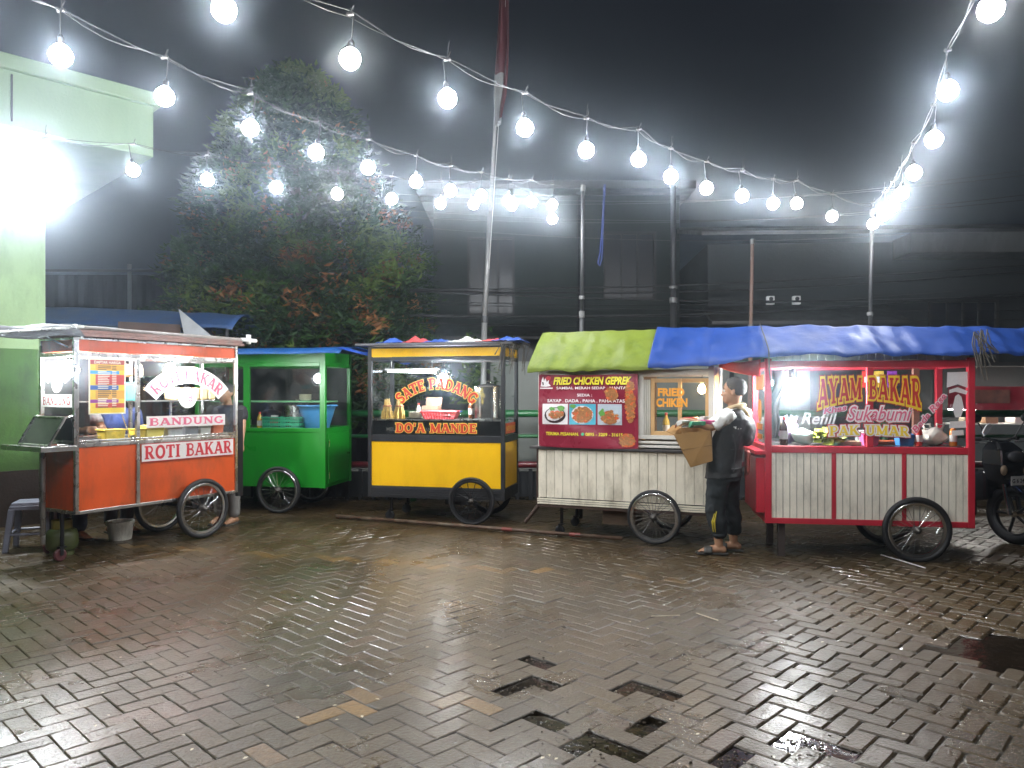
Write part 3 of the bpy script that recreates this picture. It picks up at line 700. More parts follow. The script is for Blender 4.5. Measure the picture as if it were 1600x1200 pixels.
# signs
def osign(u, v): return on(OA, Aa, u, v)
s1 = flat_sign(oc, .625, .825, 1.675, 1.0, -.006, plas_w)
bo = G()
for x0,z0,x1,z1 in ((.625,.825,1.675,.83),(.625,.995,1.675,1.0)): bo.box(x0,-.0085,z0,x1,-.008,z1)
bo.make('sign_border', red_ink, s1)
wide_text(s1, 'ROTI BAKAR', .65, .85, 1.655, .978, -.0085, red_ink)
s2 = flat_sign(gp, .68, 1.15, 1.578, 1.262, .004, plas_w)
wide_text(s2, 'BANDUNG', .705, 1.17, 1.555, 1.243, .0015, pink_ink)
s3 = arch_band(gp, 1.14, 1.12, .465, .632, 50, .006, plas_w)
arch_text(s3, 'ROTI BAKAR', 1.14, 1.12, .49, .115, 46, .004, pink_ink)
s4 = disc(gp, 1.13, 1.44, .105, .003, plas_w); disc(s4, 1.13, 1.44, .09, .0015, pink_ink, 'ring', r_in=.083)
wide_text(s4, '78', 1.075, 1.40, 1.185, 1.48, .0015, pink_ink)
endp = lambda x, z, l: (.004-.001-l, .31 - x, z)
endq = lambda x, z, l: (.002-.001-l, .31 - x, z)
s5 = arch_band(gl, 0, 1.50, .155, .25, 62, 0, plas_w, plane=endp); arch_text(s5, 'ROTI BAKAR', 0, 1.50, .172, .062, 56, 0, red_ink, plane=endq)
s6 = disc(gl, 0, 1.575, .085, 0, plas_w, plane=endp); disc(s6, 0, 1.575, .074, 0, red_ink, 'ring', plane=endq, r_in=.067)
W_, p_ = slab_polys('78'); letter(s6, (W_, p_), red_ink, lambda s, t, l: endq(-.04+.08*s, 1.545+.06*t, l))
g = G(); g.face([endp(-.25,1.36,0),endp(.25,1.36,0),endp(.25,1.475,0),endp(-.25,1.475,0)]); s7 = g.make('sign_sticker', plas_w, gl)
W_, p_ = slab_polys('BANDUNG'); letter(s7, (W_, p_), red_ink, lambda s, t, l: endq(-.225+.45*s, 1.38+.075*t, l))
# price list poster
pm = [mat('poster_yellow', (.75,.55,.06), .45), mat('poster_cream', (.75,.70,.55), .45), mat('poster_maroon', (.40,.06,.05), .45), mat('poster_sky', (.05,.30,.62), .45),
      mat('poster_red', (.55,.07,.06), .45), mat('poster_blue', (.04,.12,.38), .45), mat('poster_purple', (.30,.06,.28), .45), mat('poster_ochre', (.70,.36,.06), .45), mat('poster_ink', (.12,.08,.04), .5)]
g = G(); px0, pz0, pw, ph = .12, 1.295, .35, .515
def prect(a, b, c, d, mi, l): g.face([(px0+pw*a, .004-l, pz0+ph*(1-d)), (px0+pw*c, .004-l, pz0+ph*(1-d)), (px0+pw*c, .004-l, pz0+ph*(1-b)), (px0+pw*a, .004-l, pz0+ph*(1-b))], mi)
prect(0,0,1,1,1,.0); prect(.04,.04,.96,.98,0,.0006)
prect(.04,.04,.96,.12,2,.0012); prect(.18,.13,.96,.22,7,.0012); prect(.04,.23,.82,.29,3,.0012); prect(.18,.30,.96,.48,4,.0012); prect(.04,.49,.80,.57,5,.0012); prect(.18,.58,.96,.73,7,.0012); prect(.04,.74,.80,.80,6,.0012); prect(.18,.81,.96,.89,4,.0012)
rp = random.Random(2)
for k in range(25):
    yy = .14 + k*.0305
    mi_ = 8 if (k in (0,1,2) or 14 <= k <= 18 or k > 23) else 1
    prect(.24, yy, .24+rp.uniform(.22,.36), yy+.014, mi_, .0018); prect(.62, yy, .74, yy+.014, mi_, .0018)
po = g.make('price_poster', pm, oc)
wide_text(po, 'DAFTAR HARGA', px0+.05, pz0+ph*.895, px0+pw-.05, pz0+ph*.945, .0025, pm[1], slab=False, bold=.03)
wheel(oc, 1.27, -.05, .305, 24, .029); wheel(oc, 1.27, Wd+.05, .305, 24, .029)
g = G(); g.tube([(1.27,-.05,.305),(1.27,Wd+.05,.305)], .016, 10); g.box(1.2,.02,.305,1.34,.05,.42); g.box(1.2,Wd-.05,.305,1.34,Wd-.02,.42); g.box(L,.0,.37,L+.07,.04,1.3); g.make('axle', blackm, oc)
caster(oc, -.05, .12, .42, .055, mat('red_roller', (.07,.014,.016), .6)); caster(oc, .08, Wd-.06, .42, .055, MATS['red_roller'])
# things in and around it
hung_bulb(tuple((oc.matrix_basis @ Vector((.11,.26,1.70)))), 'bright bulb at the left end of the orange cart behind the end glass', .15, r=.064)
hung_bulb(tuple((oc.matrix_basis @ Vector((1.02,.13,1.70)))), 'bright bulb behind the curved ROTI BAKAR sticker', .15, r=.064)
TO = lambda x, y, z=0: tuple(oc.matrix_basis @ Vector((x, y, z)))
def tub(x, y, label, m, w_=.17, d_=.13, h_=.11, lid=None, z=1.006):
    t = thing('food_tub', label, 'food tub', TO(x, y, z), Aa, 'tubs of bread filling on the cart')
    g = G(); g.hexa([(-w_/2*.86,-d_/2*.86,0),(w_/2*.86,-d_/2*.86,0),(w_/2*.86,d_/2*.86,0),(-w_/2*.86,d_/2*.86,0)], [(-w_/2,-d_/2,h_),(w_/2,-d_/2,h_),(w_/2,d_/2,h_),(-w_/2,d_/2,h_)]); g.make('tub', m, t, bevel=.01)
    g = G(); g.box(-w_/2-.006,-d_/2-.006,h_,w_/2+.006,d_/2+.006,h_+.014); g.make('lid', lid or m, t, bevel=.004)
yt = mat('yellow_tub', (.72,.50,.07), .4, var=.35, scale=18); wt = mat('clear_tub', (.5,.5,.5), .3); rt = mat('orange_tub', (.62,.16,.08), .4)
tub(.40,.12,'patterned yellow tub below the price poster', yt, .20, .15, .13); tub(.66,.13,'narrow yellow tub beside the cart divider post', yt, .12,.12,.125)
tub(.82,.14,'plain yellow butter tub under the BANDUNG sticker', mat('butter_tub',(.85,.68,.16),.4), .2,.15,.15); tub(1.04,.14,'clear tub of white filling between butter and grey tubs', wt, .17,.14,.13, plas_w)
tub(1.24,.15,'grey clear tub in the middle of the row', mat('grey_tub',(.3,.31,.33),.4), .16,.14,.14); tub(1.41,.15,'small white tub left of the orange tub', mat('white_tub',(.7,.68,.62),.4), .13,.13,.13); tub(1.56,.15,'orange tub near the right post', rt, .14,.14,.15)
t = thing('teal_box', 'teal plastic box on the shelf inside the orange cart', 'plastic box', TO(.70,.42,1.411), Aa)
g = G(); g.hexa([(-.09,-.08,0),(.09,-.08,0),(.09,.08,0),(-.09,.08,0)], [(-.11,-.09,.17),(.11,-.09,.17),(.11,.09,.17),(-.11,.09,.17)]); g.make('box_body', mat('teal_plastic', (.06,.42,.42), .4), t, bevel=.012)
g = G(); g.box(-.115,-.095,.17,.115,.095,.182); g.make('rim', MATS['teal_plastic'], t)
t = thing('bread_bag', 'bulging clear bag of white bread loaves on the shelf', 'bread', TO(1.45,.38,1.411), Aa)
bagm = mat('milky_plastic', (.72,.70,.60), .35, var=.2, scale=12, bump=.4, bscale=14)
g = G()
for k in range(5): g.hexa([(-.26+k*.1,-.1,0),(-.17+k*.1,-.1,0),(-.17+k*.1,.1,0),(-.26+k*.1,.1,0)], [(-.265+k*.1,-.1,.13),(-.165+k*.1,-.1,.13),(-.165+k*.1,.1,.13),(-.265+k*.1,.1,.13)])
g.make('loaf', mat('bread', (.72,.55,.28), .7, var=.2, scale=14), t, bevel=.02)
g = G(); g.grid(lambda a, b: (-.27+.54*a, -.11+.22*b, .135+.22*math.sin(math.pi*min(max(a*.9+.05,0),1))**.6*math.sin(math.pi*(b*.8+.1))**.6 + .02*mnoise.noise(Vector((a*6,b*5,2)))), 24, 14); g.make('bag', bagm, t, smooth=True)
t = thing('toast_griddle', 'dark flat toast griddle low in the left end of the orange cart', 'griddle', TO(.16,.34,1.006), Aa)
g = G(); g.box(-.12,-.22,.0,.2,.2,.06); g.make('plate', blackm, t, bevel=.008)
g = G(); g.tube([(-.1,-.2,.06),(-.1,-.2,.085),(.17,-.2,.085),(.17,-.2,.06)], .006, 6); g.make('handle', steel, t)
t = thing('spatula', 'thin metal spatula leaning inside the cart glass', 'spatula', TO(.50,.05,1.006), Aa)
g = G(); g.tube([(.08,.02,.0),(-.05,.03,.36)], .006, 6); g.make('handle', steel, t)
g = G(); g.box(.05,.005,.0,.11,.012,.08); g.make('blade', steel, t)

# grey stool, bucket, gas bottle, dark canopy
st = thing('plastic_stool', 'grey plastic stool left of the orange cart', 'stool', (GP(36,862)[0]-.02, GP(36,862)[1]+.18, 0), R(20))
sp = mat('grey_blue_plastic', (.20,.21,.27), .42, var=.1, dirt=.35, dirtcol=(.1,.09,.09))
g = G(); g.hexa([(-.155,-.155,.42),(.155,-.155,.42),(.155,.155,.42),(-.155,.155,.42)], [(-.145,-.145,.455),(.145,-.145,.455),(.145,.145,.455),(-.145,.145,.455)]); g.box(-.16,-.16,.385,.16,-.145,.425); g.box(-.16,.145,.385,.16,.16,.425); g.box(-.16,-.145,.385,-.145,.145,.425); g.box(.145,-.145,.385,.16,.145,.425)
g.make('seat', sp, st, bevel=.012)
for sx, sy in ((-1,-1),(1,-1),(1,1),(-1,1)):
    g = G(); a = .135; b = .185; t_ = .03
    g.hexa([(sx*b-t_*.8,sy*b-t_*.8,0),(sx*b+t_*.8,sy*b-t_*.8,0),(sx*b+t_*.8,sy*b+t_*.8,0),(sx*b-t_*.8,sy*b+t_*.8,0)], [(sx*a-t_*1.1,sy*a-t_*1.1,.40),(sx*a+t_*.7,sy*a-t_*1.1,.40),(sx*a+t_*.7,sy*a+t_*.7,.40),(sx*a-t_*1.1,sy*a+t_*.7,.40)])
    g.make('leg', sp, st, bevel=.01)
g = G(); zz = .16; b = .17
for p_, q_ in (((-b,-b),(b,-b)),((b,-b),(b,b)),((b,b),(-b,b)),((-b,b),(-b,-b))): g.tube([(*p_,zz),(*q_,zz)], .013, 6)
g.make('stretcher', sp, st)
bk = thing('white_bucket', 'small stained white bucket under the orange cart', 'bucket', (*GP(188,843), 0))
g = G(); g.lathe([(0,.004),(.10,0),(.105,.01),(.125,.165),(.135,.168),(.135,.19),(.125,.192),(.118,.19),(.1,.02),(0,.02)], seg=26); g.make('pail', mat('stained_white', (.75,.73,.66), .5, var=.2, dirt=.6, dirtcol=(.15,.13,.1), dscale=9), bk, smooth=False)
g = G(); g.tube([(.13*math.cos(R(a)), .13*math.sin(R(a))-.02, .18-.10*math.sin(R(a)) ) for a in range(0,181,20)], .004, 6); g.make('handle', steel, bk)
gc = thing('gas_cylinder', 'squat green and yellow gas cylinder beneath the end tray', 'gas cylinder', TO(.10,.40))
gm = mat('cylinder_green', (.06,.075,.02), .45, var=.2, dirt=.5)
g = G(); g.lathe([(0,.03),(.09,.03),(.125,.06),(.135,.10),(.135,.18),(.12,.225),(.06,.255),(0,.26)], seg=24); g.make('tank', gm, gc, smooth=True)
g = G(); g.lathe([(.095,0),(.10,0),(.10,.05),(.095,.05)], seg=24); g.make('foot_ring', gm, gc)
g = G(); g.lathe([(.08,.22),(.085,.22),(.085,.32),(.08,.32)], seg=24); g.tube([(0,0,.25),(0,0,.30)], .02, 8); g.make('collar', mat('cylinder_yellow', (.14,.11,.012), .45), gc)
cn = thing('awning_sheet', 'dark grey plastic awning sheet jutting left from the orange cart roof', 'awning', (*TO(-.05,.28,2.045),), Aa)
g = G(); g.grid(lambda a, b: (-.8*a, -.52+1.05*b, .03 - .10*a*a - (.10*(1-b/.12) if b < .12 else 0) + .03*math.sin(a*9)*a + .012*mnoise.noise(Vector((a*5,b*6,1)))), 24, 22)
g.make('sheet', mat('dark_tarp', (.03,.031,.035), .75, bump=.3, bscale=9), cn, smooth=True, solid=.004)
g = G(); g.tube([(-.0,-.5,.015),(-.73,-.5,-.085)], .012, 6); g.tube([(.0,.46,.015),(-.73,.46,-.06)], .012, 6); g.tube([(-.73,-.5,-.085),(-.73,.46,-.06)], .012, 6); g.make('pole', steel, cn)
g = G(); g.tube([(.03,-.2,-.15),(-.25,-.2,-.03)], .008, 6); g.make('brace', blackm, cn)

# ================================================================== GREEN CART
GA, Ga = (-4.01, 9.60), R(-10); L, Wd = 1.75, .84
gcart = thing('green_cart', 'plain bright green cart with dark windows between orange and yellow carts', 'food cart', (*GA, 0), Ga)
green = mat('green_paint', (0.006,0.185,0.012), 0.33, var=0.08, scale=2, bump=.04, bscale=10, dirt=.4, dirtcol=(.008,.10,.01))
g = G(); g.box(.01,.01,.32,L-.01,Wd-.01,1.02); g.make('body_panel', green, gcart)
g = G()
for x0, x1 in ((0,.05),(.66,.74),(L-.075,L)): g.box(x0,0,.315,x1,.045,2.0) if x0 != .66 else g.box(x0,.002,1.05,x1,.045,1.82)
for x0, x1 in ((0,.05),(L-.05,L)): g.box(x0,Wd-.045,.315,x1,Wd,2.0)
for y in (.0,Wd-.04): g.box(.05,y+.002,1.0,L-.075,y+.04,1.05); g.box(.05,y+.002,1.81,L-.075,y+.04,1.86)
for x in (.002,L-.042): g.box(x,.045,1.0,x+.04,Wd-.045,1.05); g.box(x,.045,1.81,x+.04,Wd-.045,1.86)
g.make('frame', green, gcart, bevel=.004)
g = G(); g.box(.012,.012,1.86,L-.012,Wd-.012,1.995); g.make('fascia', green, gcart)
pane(gcart, [(.05,.02,1.05),(.66,.02,1.05),(.66,.02,1.81),(.05,.02,1.81)]); pane(gcart, [(.74,.02,1.05),(L-.075,.02,1.05),(L-.075,.02,1.81),(.74,.02,1.81)])
pane(gcart, [(L-.02,.045,1.05),(L-.02,Wd-.045,1.05),(L-.02,Wd-.045,1.81),(L-.02,.045,1.81)])
g = G(); g.box(.05,Wd-.03,1.05,L-.05,Wd-.02,1.81); g.make('rear_board', mat('dark_board', (.03,.032,.032), .6), gcart)
g = G(); g.box(.05,.25,1.365,L-.10,.62,1.385); g.make('shelf', mat('pale_green_shelf', (.16,.42,.2), .5), gcart)
g = G(); g.box(L-.006,.09,.36,L+.006,Wd-.09,.975); d_ = g.make('door', green, gcart, bevel=.004)
g = G(); g.tube([(L+.006,Wd-.16,.7),(L+.035,Wd-.16,.7)], .012, 10); g.make('knob', steel, d_)
g = G(); g.tube([(L+.008,.10,.9),(L+.008,.10,.82)], .008, 6); g.tube([(L+.008,.10,.5),(L+.008,.10,.42)], .008, 6); g.make('hinge', steel, d_)
wheel(gcart, 1.16, -.05, .29, 22, .026); wheel(gcart, 1.16, Wd+.05, .29, 22, .026)
g = G(); g.tube([(1.16,-.05,.29),(1.16,Wd+.05,.29)], .016, 10); g.box(.1,.1,.0,.16,.16,.32); g.box(.1,Wd-.16,.0,.16,Wd-.1,.32); g.make('axle', blackm, gcart)
TG = lambda x, y, z=0: tuple(gcart.matrix_basis @ Vector((x, y, z)))
bluep = tarpmat('blue_sheet', (.014,.08,.26), .38, .2, (.01,.05,.2), .3)
t = thing('blue_roof_sheet', 'flat blue plastic sheet laid over the green cart roof', 'tarpaulin', TG(0,0,2.0), Ga)
g = G(); g.grid(lambda a, b: (-.25+2.25*a, -.16+1.25*b, .012+.05*math.sin(math.pi*b)+.012*mnoise.noise(Vector((a*5,b*3,4))) - (.05 if b < .02 else 0)), 30, 12); g.make('sheet', bluep, t, smooth=True, solid=.006)
g = G(); g.grid(lambda a, b: (1.95+.62*a, -.1+1.0*b, .03-.16*a+.02*math.sin(b*7)), 10, 8); g.make('loose_end', mat('deep_blue_sheet', (.02,.07,.35), .4, bump=.2), t, smooth=True, solid=.005)
bo = thing('blue_basin', 'big blue basin in the right end of the green cart', 'basin', TG(1.50,.32,1.025), Ga)
bm_ = mat('blue_basin_plastic', (.07,.26,.55), .35)
g = G(); g.lathe([(0,0),(.14,0),(.15,.01),(.21,.22),(.235,.29),(.255,.29),(.255,.305),(.23,.305),(.2,.22),(.14,.02),(0,.02)], seg=30); g.make('bowl', bm_, bo, smooth=True)
g = G(); g.torus((0,0,.297), (0,0,1), .245, .012, 32, 8); g.make('rim', bm_, bo, smooth=True)
gb = thing('green_basket', 'green plastic basket on the green cart counter', 'basket', TG(1.12,.22,1.025), Ga)
gbm = mat('green_plastic', (.03,.30,.16), .4)
g = G()
for z in (.0,.05,.10): 
    for y in (-.13,.13): g.box(-.24,y-.006,z,.24,y+.006,z+.032)
    for x in (-.24,.24): g.box(x-.006,-.13,z,x+.006,.13,z+.032)
for k in range(17):
    for y in (-.135,.135): g.box(-.24+k*.03-.004,y-.004,0,-.24+k*.03+.004,y+.004,.145)
g.box(-.24,-.13,0,.24,.13,.006)
g.make('basket_wall', gbm, gb)
g = G(); 
for y in (-.14,.14): g.box(-.26,y-.012,.14,.26,y+.012,.158)
for x in (-.25,.25): g.box(x-.012,-.13,.14,x+.012,.13,.158)
g.make('rim', gbm, gb)
for k, (x, y, r_, h_, lab, mm) in enumerate(((1.18,.42,.17,.30,'silver cooking pot behind the green basket', steel), (.86,.35,.12,.20,'black pot near the green window post', blackm))):
    p_ = thing('cooking_pot', lab, 'pot', TG(x, y, 1.025), Ga)
    g = G(); g.lathe([(0,0),(r_*.95,0),(r_,.02),(r_,h_),(r_+.012,h_+.004),(r_-.01,h_),(r_-.01,.02),(0,.015)], seg=28); g.make('pot_body', mm, p_, smooth=False)
    g = G(); g.lathe([(r_+.005,h_),(r_*.9,h_+.02),(r_*.3,h_+.05),(.02,h_+.055),(.02,h_+.08),(0,h_+.08)], seg=28); g.make('lid', mm, p_, smooth=True)
t = thing('red_jar', 'red lidded jar beside the black pot', 'jar', TG(.98,.2,1.025), Ga)
g = G(); g.lathe([(0,0),(.05,0),(.055,.02),(.055,.13),(.04,.15),(0,.15)], seg=18); g.make('jar_body', mat('red_plastic', (.4,.03,.03), .35), t, smooth=True)
g = G(); g.lathe([(0,.15),(.045,.15),(.045,.175),(0,.178)], seg=18); g.make('lid', plas_w, t)

# ================================================================== YELLOW CART
YA, Ya = (-1.67, 8.86), R(-12.9); L, Wd = 1.62, .70
yc = thing('yellow_cart', 'yellow and black satay cart lettered SATE PADANG', 'food cart', (*YA, 0), Ya)
yellow = mat('yellow_paint', (0.86,0.49,0.008), 0.33, var=0.06, scale=1.6, bump=.03, bscale=8, dirt=.25, dirtcol=(.45,.23,.01))
blk = mat('black_trim', (.022,.023,.026), .38, var=.2)
g = G(); g.box(.035,.0,.41,L-.035,.02,.92); g.box(.0,.035,.41,.02,Wd-.035,.92); g.box(L-.02,.035,.41,L,Wd-.035,.92); g.box(.035,Wd-.02,.41,L-.035,Wd,.92); g.box(.04,.03,.4,L-.04,Wd-.03,.42); g.make('body_panel', yellow, yc)
g = G(); g.box(.035,-.004,1.905,L-.035,.02,2.0); g.box(L-.02,.035,1.905,L+.004,Wd-.035,2.0); g.box(-.004,.035,1.905,.02,Wd-.035,2.0); g.make('fascia', yellow, yc)
g = G()
for x, y in ((-.01,-.01),(L-.035,-.01),(-.01,Wd-.035),(L-.035,Wd-.035)): g.box(x,y,.275,x+.045,y+.045,2.02)
for z0, z1 in ((.275,.405),(.925,1.0),(1.86,1.90),(2.0,2.02)):
    g.box(.035,-.008,z0,L-.035,.03,z1); g.box(.035,Wd-.03,z0,L-.035,Wd+.008,z1); g.box(-.008,.035,z0,.03,Wd-.035,z1); g.box(L-.03,.035,z0,L+.008,Wd-.035,z1)
for z in (.30,.325,.35,.375): g.box(.035,-.014,z,L-.035,-.008,z+.012)
g.make('frame', blk, yc, bevel=.003)
g = G(); g.box(-.13,-.10,2.03,L+.12,Wd+.1,2.055); g.make('roof', mat('roof_sheet_grey', (.09,.09,.1), .5, var=.3), yc, bevel=.005)
g = G(); g.box(.03,.03,1.165,L-.03,Wd-.03,1.18); g.make('counter', steel, yc)
g = G(); g.box(.03,.05,1.0,L-.03,.06,1.165); cb = g.make('counter_front', mat('dark_tint', (.016,.017,.018), .15), yc)
f1 = pane(yc, [(.035,.012,1.0),(L-.035,.012,1.0),(L-.035,.012,1.86),(.035,.012,1.86)])
pane(yc, [(L-.012,.035,1.0),(L-.012,Wd-.035,1.0),(L-.012,Wd-.035,1.86),(L-.012,.035,1.86)]); pane(yc, [(.012,.035,1.0),(.012,Wd-.035,1.0),(.012,Wd-.035,1.86),(.012,.035,1.86)])
yout = mat('sate_yellow', (.88,.62,.10), .4, var=.05); sred = mat('sate_red', (.60,.045,.015), .4, var=.05)
arch_text(f1, 'SATE PADANG', .825, .93, .60, .125, 45, .006, yout, grow=.15); arch_text(f1, 'SATE PADANG', .825, .93, .60, .125, 45, .002, sred, grow=.02)
wide_text(f1, "DO'A MANDE", .33, 1.03, 1.30, 1.135, .006, yout, grow=.15); wide_text(f1, "DO'A MANDE", .33, 1.03, 1.30, 1.135, .002, sred, grow=.02)
g = G(); g.box(L-.004,.10,1.02,L+.001,Wd-.12,1.14); sd = g.make('sign_sticker', orange_ink, yc)
W_, p_ = font_polys('SATE PADANG', .01); letter(sd, (W_, p_), yout, lambda s, t, l: (L+.003+l, .12+.44*s, 1.05+.06*t))
wide_text(cb, 'MELAYANI PESANAN', .2, 1.045, .75, 1.085, .049, mat('grey_ink', (.12,.11,.1), .5), slab=False, bold=.02)
wheel(yc, 1.26, -.06, .27, 14, .022, blackm, 2.2); wheel(yc, 1.26, Wd+.06, .27, 14, .022, blackm, 2.2)
g = G(); g.tube([(1.26,-.06,.27),(1.26,Wd+.06,.27)], .016, 10); g.box(.9,.1,.2,1.2,.5,.275); g.make('axle', blackm, yc)
caster(yc, .25, .08, .28); caster(yc, .25, Wd-.08, .28)
TY = lambda x, y, z=0: tuple(yc.matrix_basis @ Vector((x, y, z)))
hung_bulb(TY(.84,.22,1.62), 'bright bulb behind the SATE PADANG lettering', .2, r=.07)
t = thing('tube_lamp', 'thin white tube lamp under the yellow cart ceiling', 'tube lamp', TY(.05,.45,1.75), Ya)
g = G(); g.tube([(.0,0,0),(.62,0,-.02)], .011, 8); g.make('tube', emit('tube_glow', (.9,.95,1), 14), t)
g = G(); g.box(-.03,-.02,.012,.65,.02,.03); g.make('fitting', plas_w, t)
for x in (.05,.57): 
    g = G(); g.tube([(x,0,.03),(x,0,.12)], .004, 5); g.make('hanger', steel, t)
skm = mat('bamboo', (.62,.42,.12), .5, var=.25, scale=30); meat = mat('grilled_meat', (.42,.22,.05), .5, var=.4, scale=30)
def skewers(x, y, label, n=46, seed=1):
    t = thing('skewer_bundle', label, 'skewers', TY(x, y, 1.181), Ya, 'bundles of satay skewers')
    r_ = random.Random(seed); g = G(); h_ = G()
    for k in range(n):
        a = r_.uniform(0,6.28); q = math.sqrt(r_.random()); b0 = (.075*q*math.cos(a), .06*q*math.sin(a)); b1 = (.028*q*math.cos(a), .025*q*math.sin(a))
        h_.tube([(b0[0],b0[1],.0),(b0[0]*.75+b1[0]*.25,b0[1]*.75+b1[1]*.25,.09)], .006, 5)
        g.tube([(b0[0]*.9,b0[1]*.9,.05),(b1[0],b1[1],r_.uniform(.20,.24))], .003, 5)
    g.make('sticks', skm, t); h_.make('meat', mat('satay', (.60,.38,.09), .5, var=.4, scale=30), t)
    g = G(); g.torus((0,0,.15), (0,0,1), .047, .006, 20, 6); g.make('tie', mat('red_tie', (.4,.04,.03), .5), t)
skewers(.14,.22,'upright satay skewer bundle nearest the left post', seed=1); skewers(.31,.17,'upright satay skewer bundle under the S of SATE', seed=2)
t = thing('red_tray', 'red plastic basket tray on the satay counter', 'tray', TY(.80,.24,1.181), Ya + R(8))
rp_ = mat('red_basket_plastic', (.62,.05,.06), .4)
g = G(); lo = [(-.17,-.13,0),(.17,-.13,0),(.17,.13,0),(-.17,.13,0)]; hi = [(-.21,-.17,.085),(.21,-.17,.085),(.21,.17,.085),(-.21,.17,.085)]
for i in range(4):
    a, b, c, d = lo[i], lo[(i+1)%4], hi[(i+1)%4], hi[i]
    for k in range(12):
        s0, s1 = k/12, k/12+.045
        mixp = lambda p, q, s: tuple(p[j]+(q[j]-p[j])*s for j in range(3))
        g.prism([mixp(a,b,s0),mixp(a,b,s1),mixp(d,c,s1),mixp(d,c,s0)], (.003 if i in (0,2) else .003,.003,0))
g.box(-.17,-.13,0,.17,.13,.006)
g.make('lattice', rp_, t)
g = G(); g.tube(hi, .012, 6, closed=True); g.tube([tuple((lo[i][j]*.5+hi[i][j]*.5) for j in range(3)) for i in range(4)], .007, 6, closed=True); g.make('rim', rp_, t)
t = thing('food_box', 'open brown cardboard box at the back of the yellow cart', 'box', TY(.60,.50,1.181), Ya)
g = G(); g.box(-.1,-.07,0,.1,.07,.15); g.make('carton', mat('dull_card', (.22,.11,.07), .7), t)
g = G(); g.hexa([(-.1,.065,.15),(.1,.065,.15),(.1,.075,.15),(-.1,.075,.15)], [(-.1,.10,.25),(.1,.10,.25),(.1,.11,.25),(-.1,.11,.25)]); g.make('flap', MATS['dull_card'], t)
t = thing('stock_pot', 'tall shiny steel stock pot on the satay counter', 'pot', TY(1.36,.30,1.181), Ya)
g = G(); g.lathe([(0,0),(.16,0),(.165,.015),(.165,.36),(.178,.365),(.178,.372),(.16,.37),(.16,.02),(0,.015)], seg=36); g.make('pot_body', mat('shiny_steel', (.62,.62,.6), .18, 1.0), t, smooth=False)
g = G(); g.lathe([(.17,.372),(.15,.39),(.06,.41),(0,.412)], seg=36); g.tube([(-.03,0,.41),(-.02,0,.44),(.02,0,.44),(.03,0,.41)], .006, 6); g.make('lid', MATS['shiny_steel'], t, smooth=True)
for sx in (-1,1):
    g = G(); g.tube([(sx*.163,-.05,.27),(sx*.2,-.04,.27),(sx*.2,.04,.27),(sx*.163,.05,.27)], .007, 6); g.make('handle', chrome, t)
t = thing('water_bottle', 'small clear bottle with blue cap beside the red tray', 'bottle', TY(1.07,.16,1.181), Ya)
g = G(); g.lathe([(0,0),(.03,0),(.032,.06),(.015,.075),(.015,.085),(0,.085)], seg=14); g.make('bottle_body', glass, t, smooth=True)
g = G(); g.lathe([(0,.082),(.017,.082),(.017,.1),(0,.1)], seg=14); g.make('cap', mat('blue_cap', (.03,.1,.4), .4), t)
t = thing('crumpled_tarp', 'crumpled blue and red tarp scraps heaped along the yellow cart roof', 'tarpaulin', TY(.0,0,2.056), Ya)
r_ = random.Random(4)
def scrap(x0, x1, mm, y0=-.05, y1=.35, amp=.05, seed=0.0):
    g = G(); g.grid(lambda a, b: (x0+(x1-x0)*a, y0+(y1-y0)*b, .006+amp*max(0, math.sin(math.pi*a))*math.sin(math.pi*b)*(1+.9*mnoise.noise(Vector((a*5+seed,b*4,seed))))+.018*abs(mnoise.noise(Vector((a*9,b*7,seed))))), 18, 10); return g.make('tarp_fold', mm, t, smooth=True, solid=.004)
bt_ = mat('scrap_blue', (.03,.08,.33), .4, bump=.3); rt_ = mat('scrap_red', (.38,.05,.05), .5, bump=.3); wt_ = mat('scrap_white', (.5,.5,.48), .5, bump=.3)
scrap(.1,.45,bt_,seed=1.3); scrap(.42,.7,rt_,seed=4.2,amp=.06); scrap(.66,.98,bt_,seed=2.2,amp=.035); scrap(.95,1.38,wt_,seed=7.1,amp=.05); scrap(1.3,1.62,rt_,seed=3.4,amp=.03); scrap(1.5,1.85,bt_,seed=9.4,y0=-.12,amp=.05)
g = G()
for k in range(26):
    x = r_.uniform(1.55,1.85); y = r_.uniform(-.12,.2); d = r_.uniform(.1,.38)
    g.tube([(x,y,.0),(x+r_.uniform(.0,.08),y-.03,-.03),(x+r_.uniform(-.04,.08),y-.04,-d)], .004, 5)
g.make('frayed_strings', mat('dull_string', (.07,.06,.045), .8, var=.5, scale=30), t)

# ================================================================== WHITE CART
WA, Wa = (.28, 7.95), R(-21.5); L, Wd = 1.78, .75
wcart = thing('white_plank_cart', 'white plank cart with maroon banner and warm lit window', 'food cart', (*WA, 0), Wa)
wpl = mat('grimy_white_plank', (.76,.70,.57), .5, var=.1, scale=5, dirt=.75, dirtcol=(.2,.17,.11), dscale=3.2, bump=.05)
wfr = mat('white_frame', (.66,.64,.58), .42, var=.1, dirt=.4, dirtcol=(.3,.25,.18))
rr_ = random.Random(11)
g = G(); planks(g, .0, .40, L, .90, Wd+.012, 20, rr_); g.make('rear_planks', wpl, wcart)
g = G(); planks(g, .0, .40, L, .90, 0, 20, rr_)
g.box(.0,.004,.40,.012,Wd,.90); g.box(L-.012,.004,.40,L,Wd,.90)
g.make('plank_panel', wpl, wcart)
g = G()
for z in (.33,.352,.374): g.box(-.01,-.018,z,L+.01,.0,z+.017); g.box(L,.0,z,L+.018,Wd,z+.017); g.box(-.018,0,z,0,Wd,z+.017)
g.make('base_trim', wpl, wcart, bevel=.003)
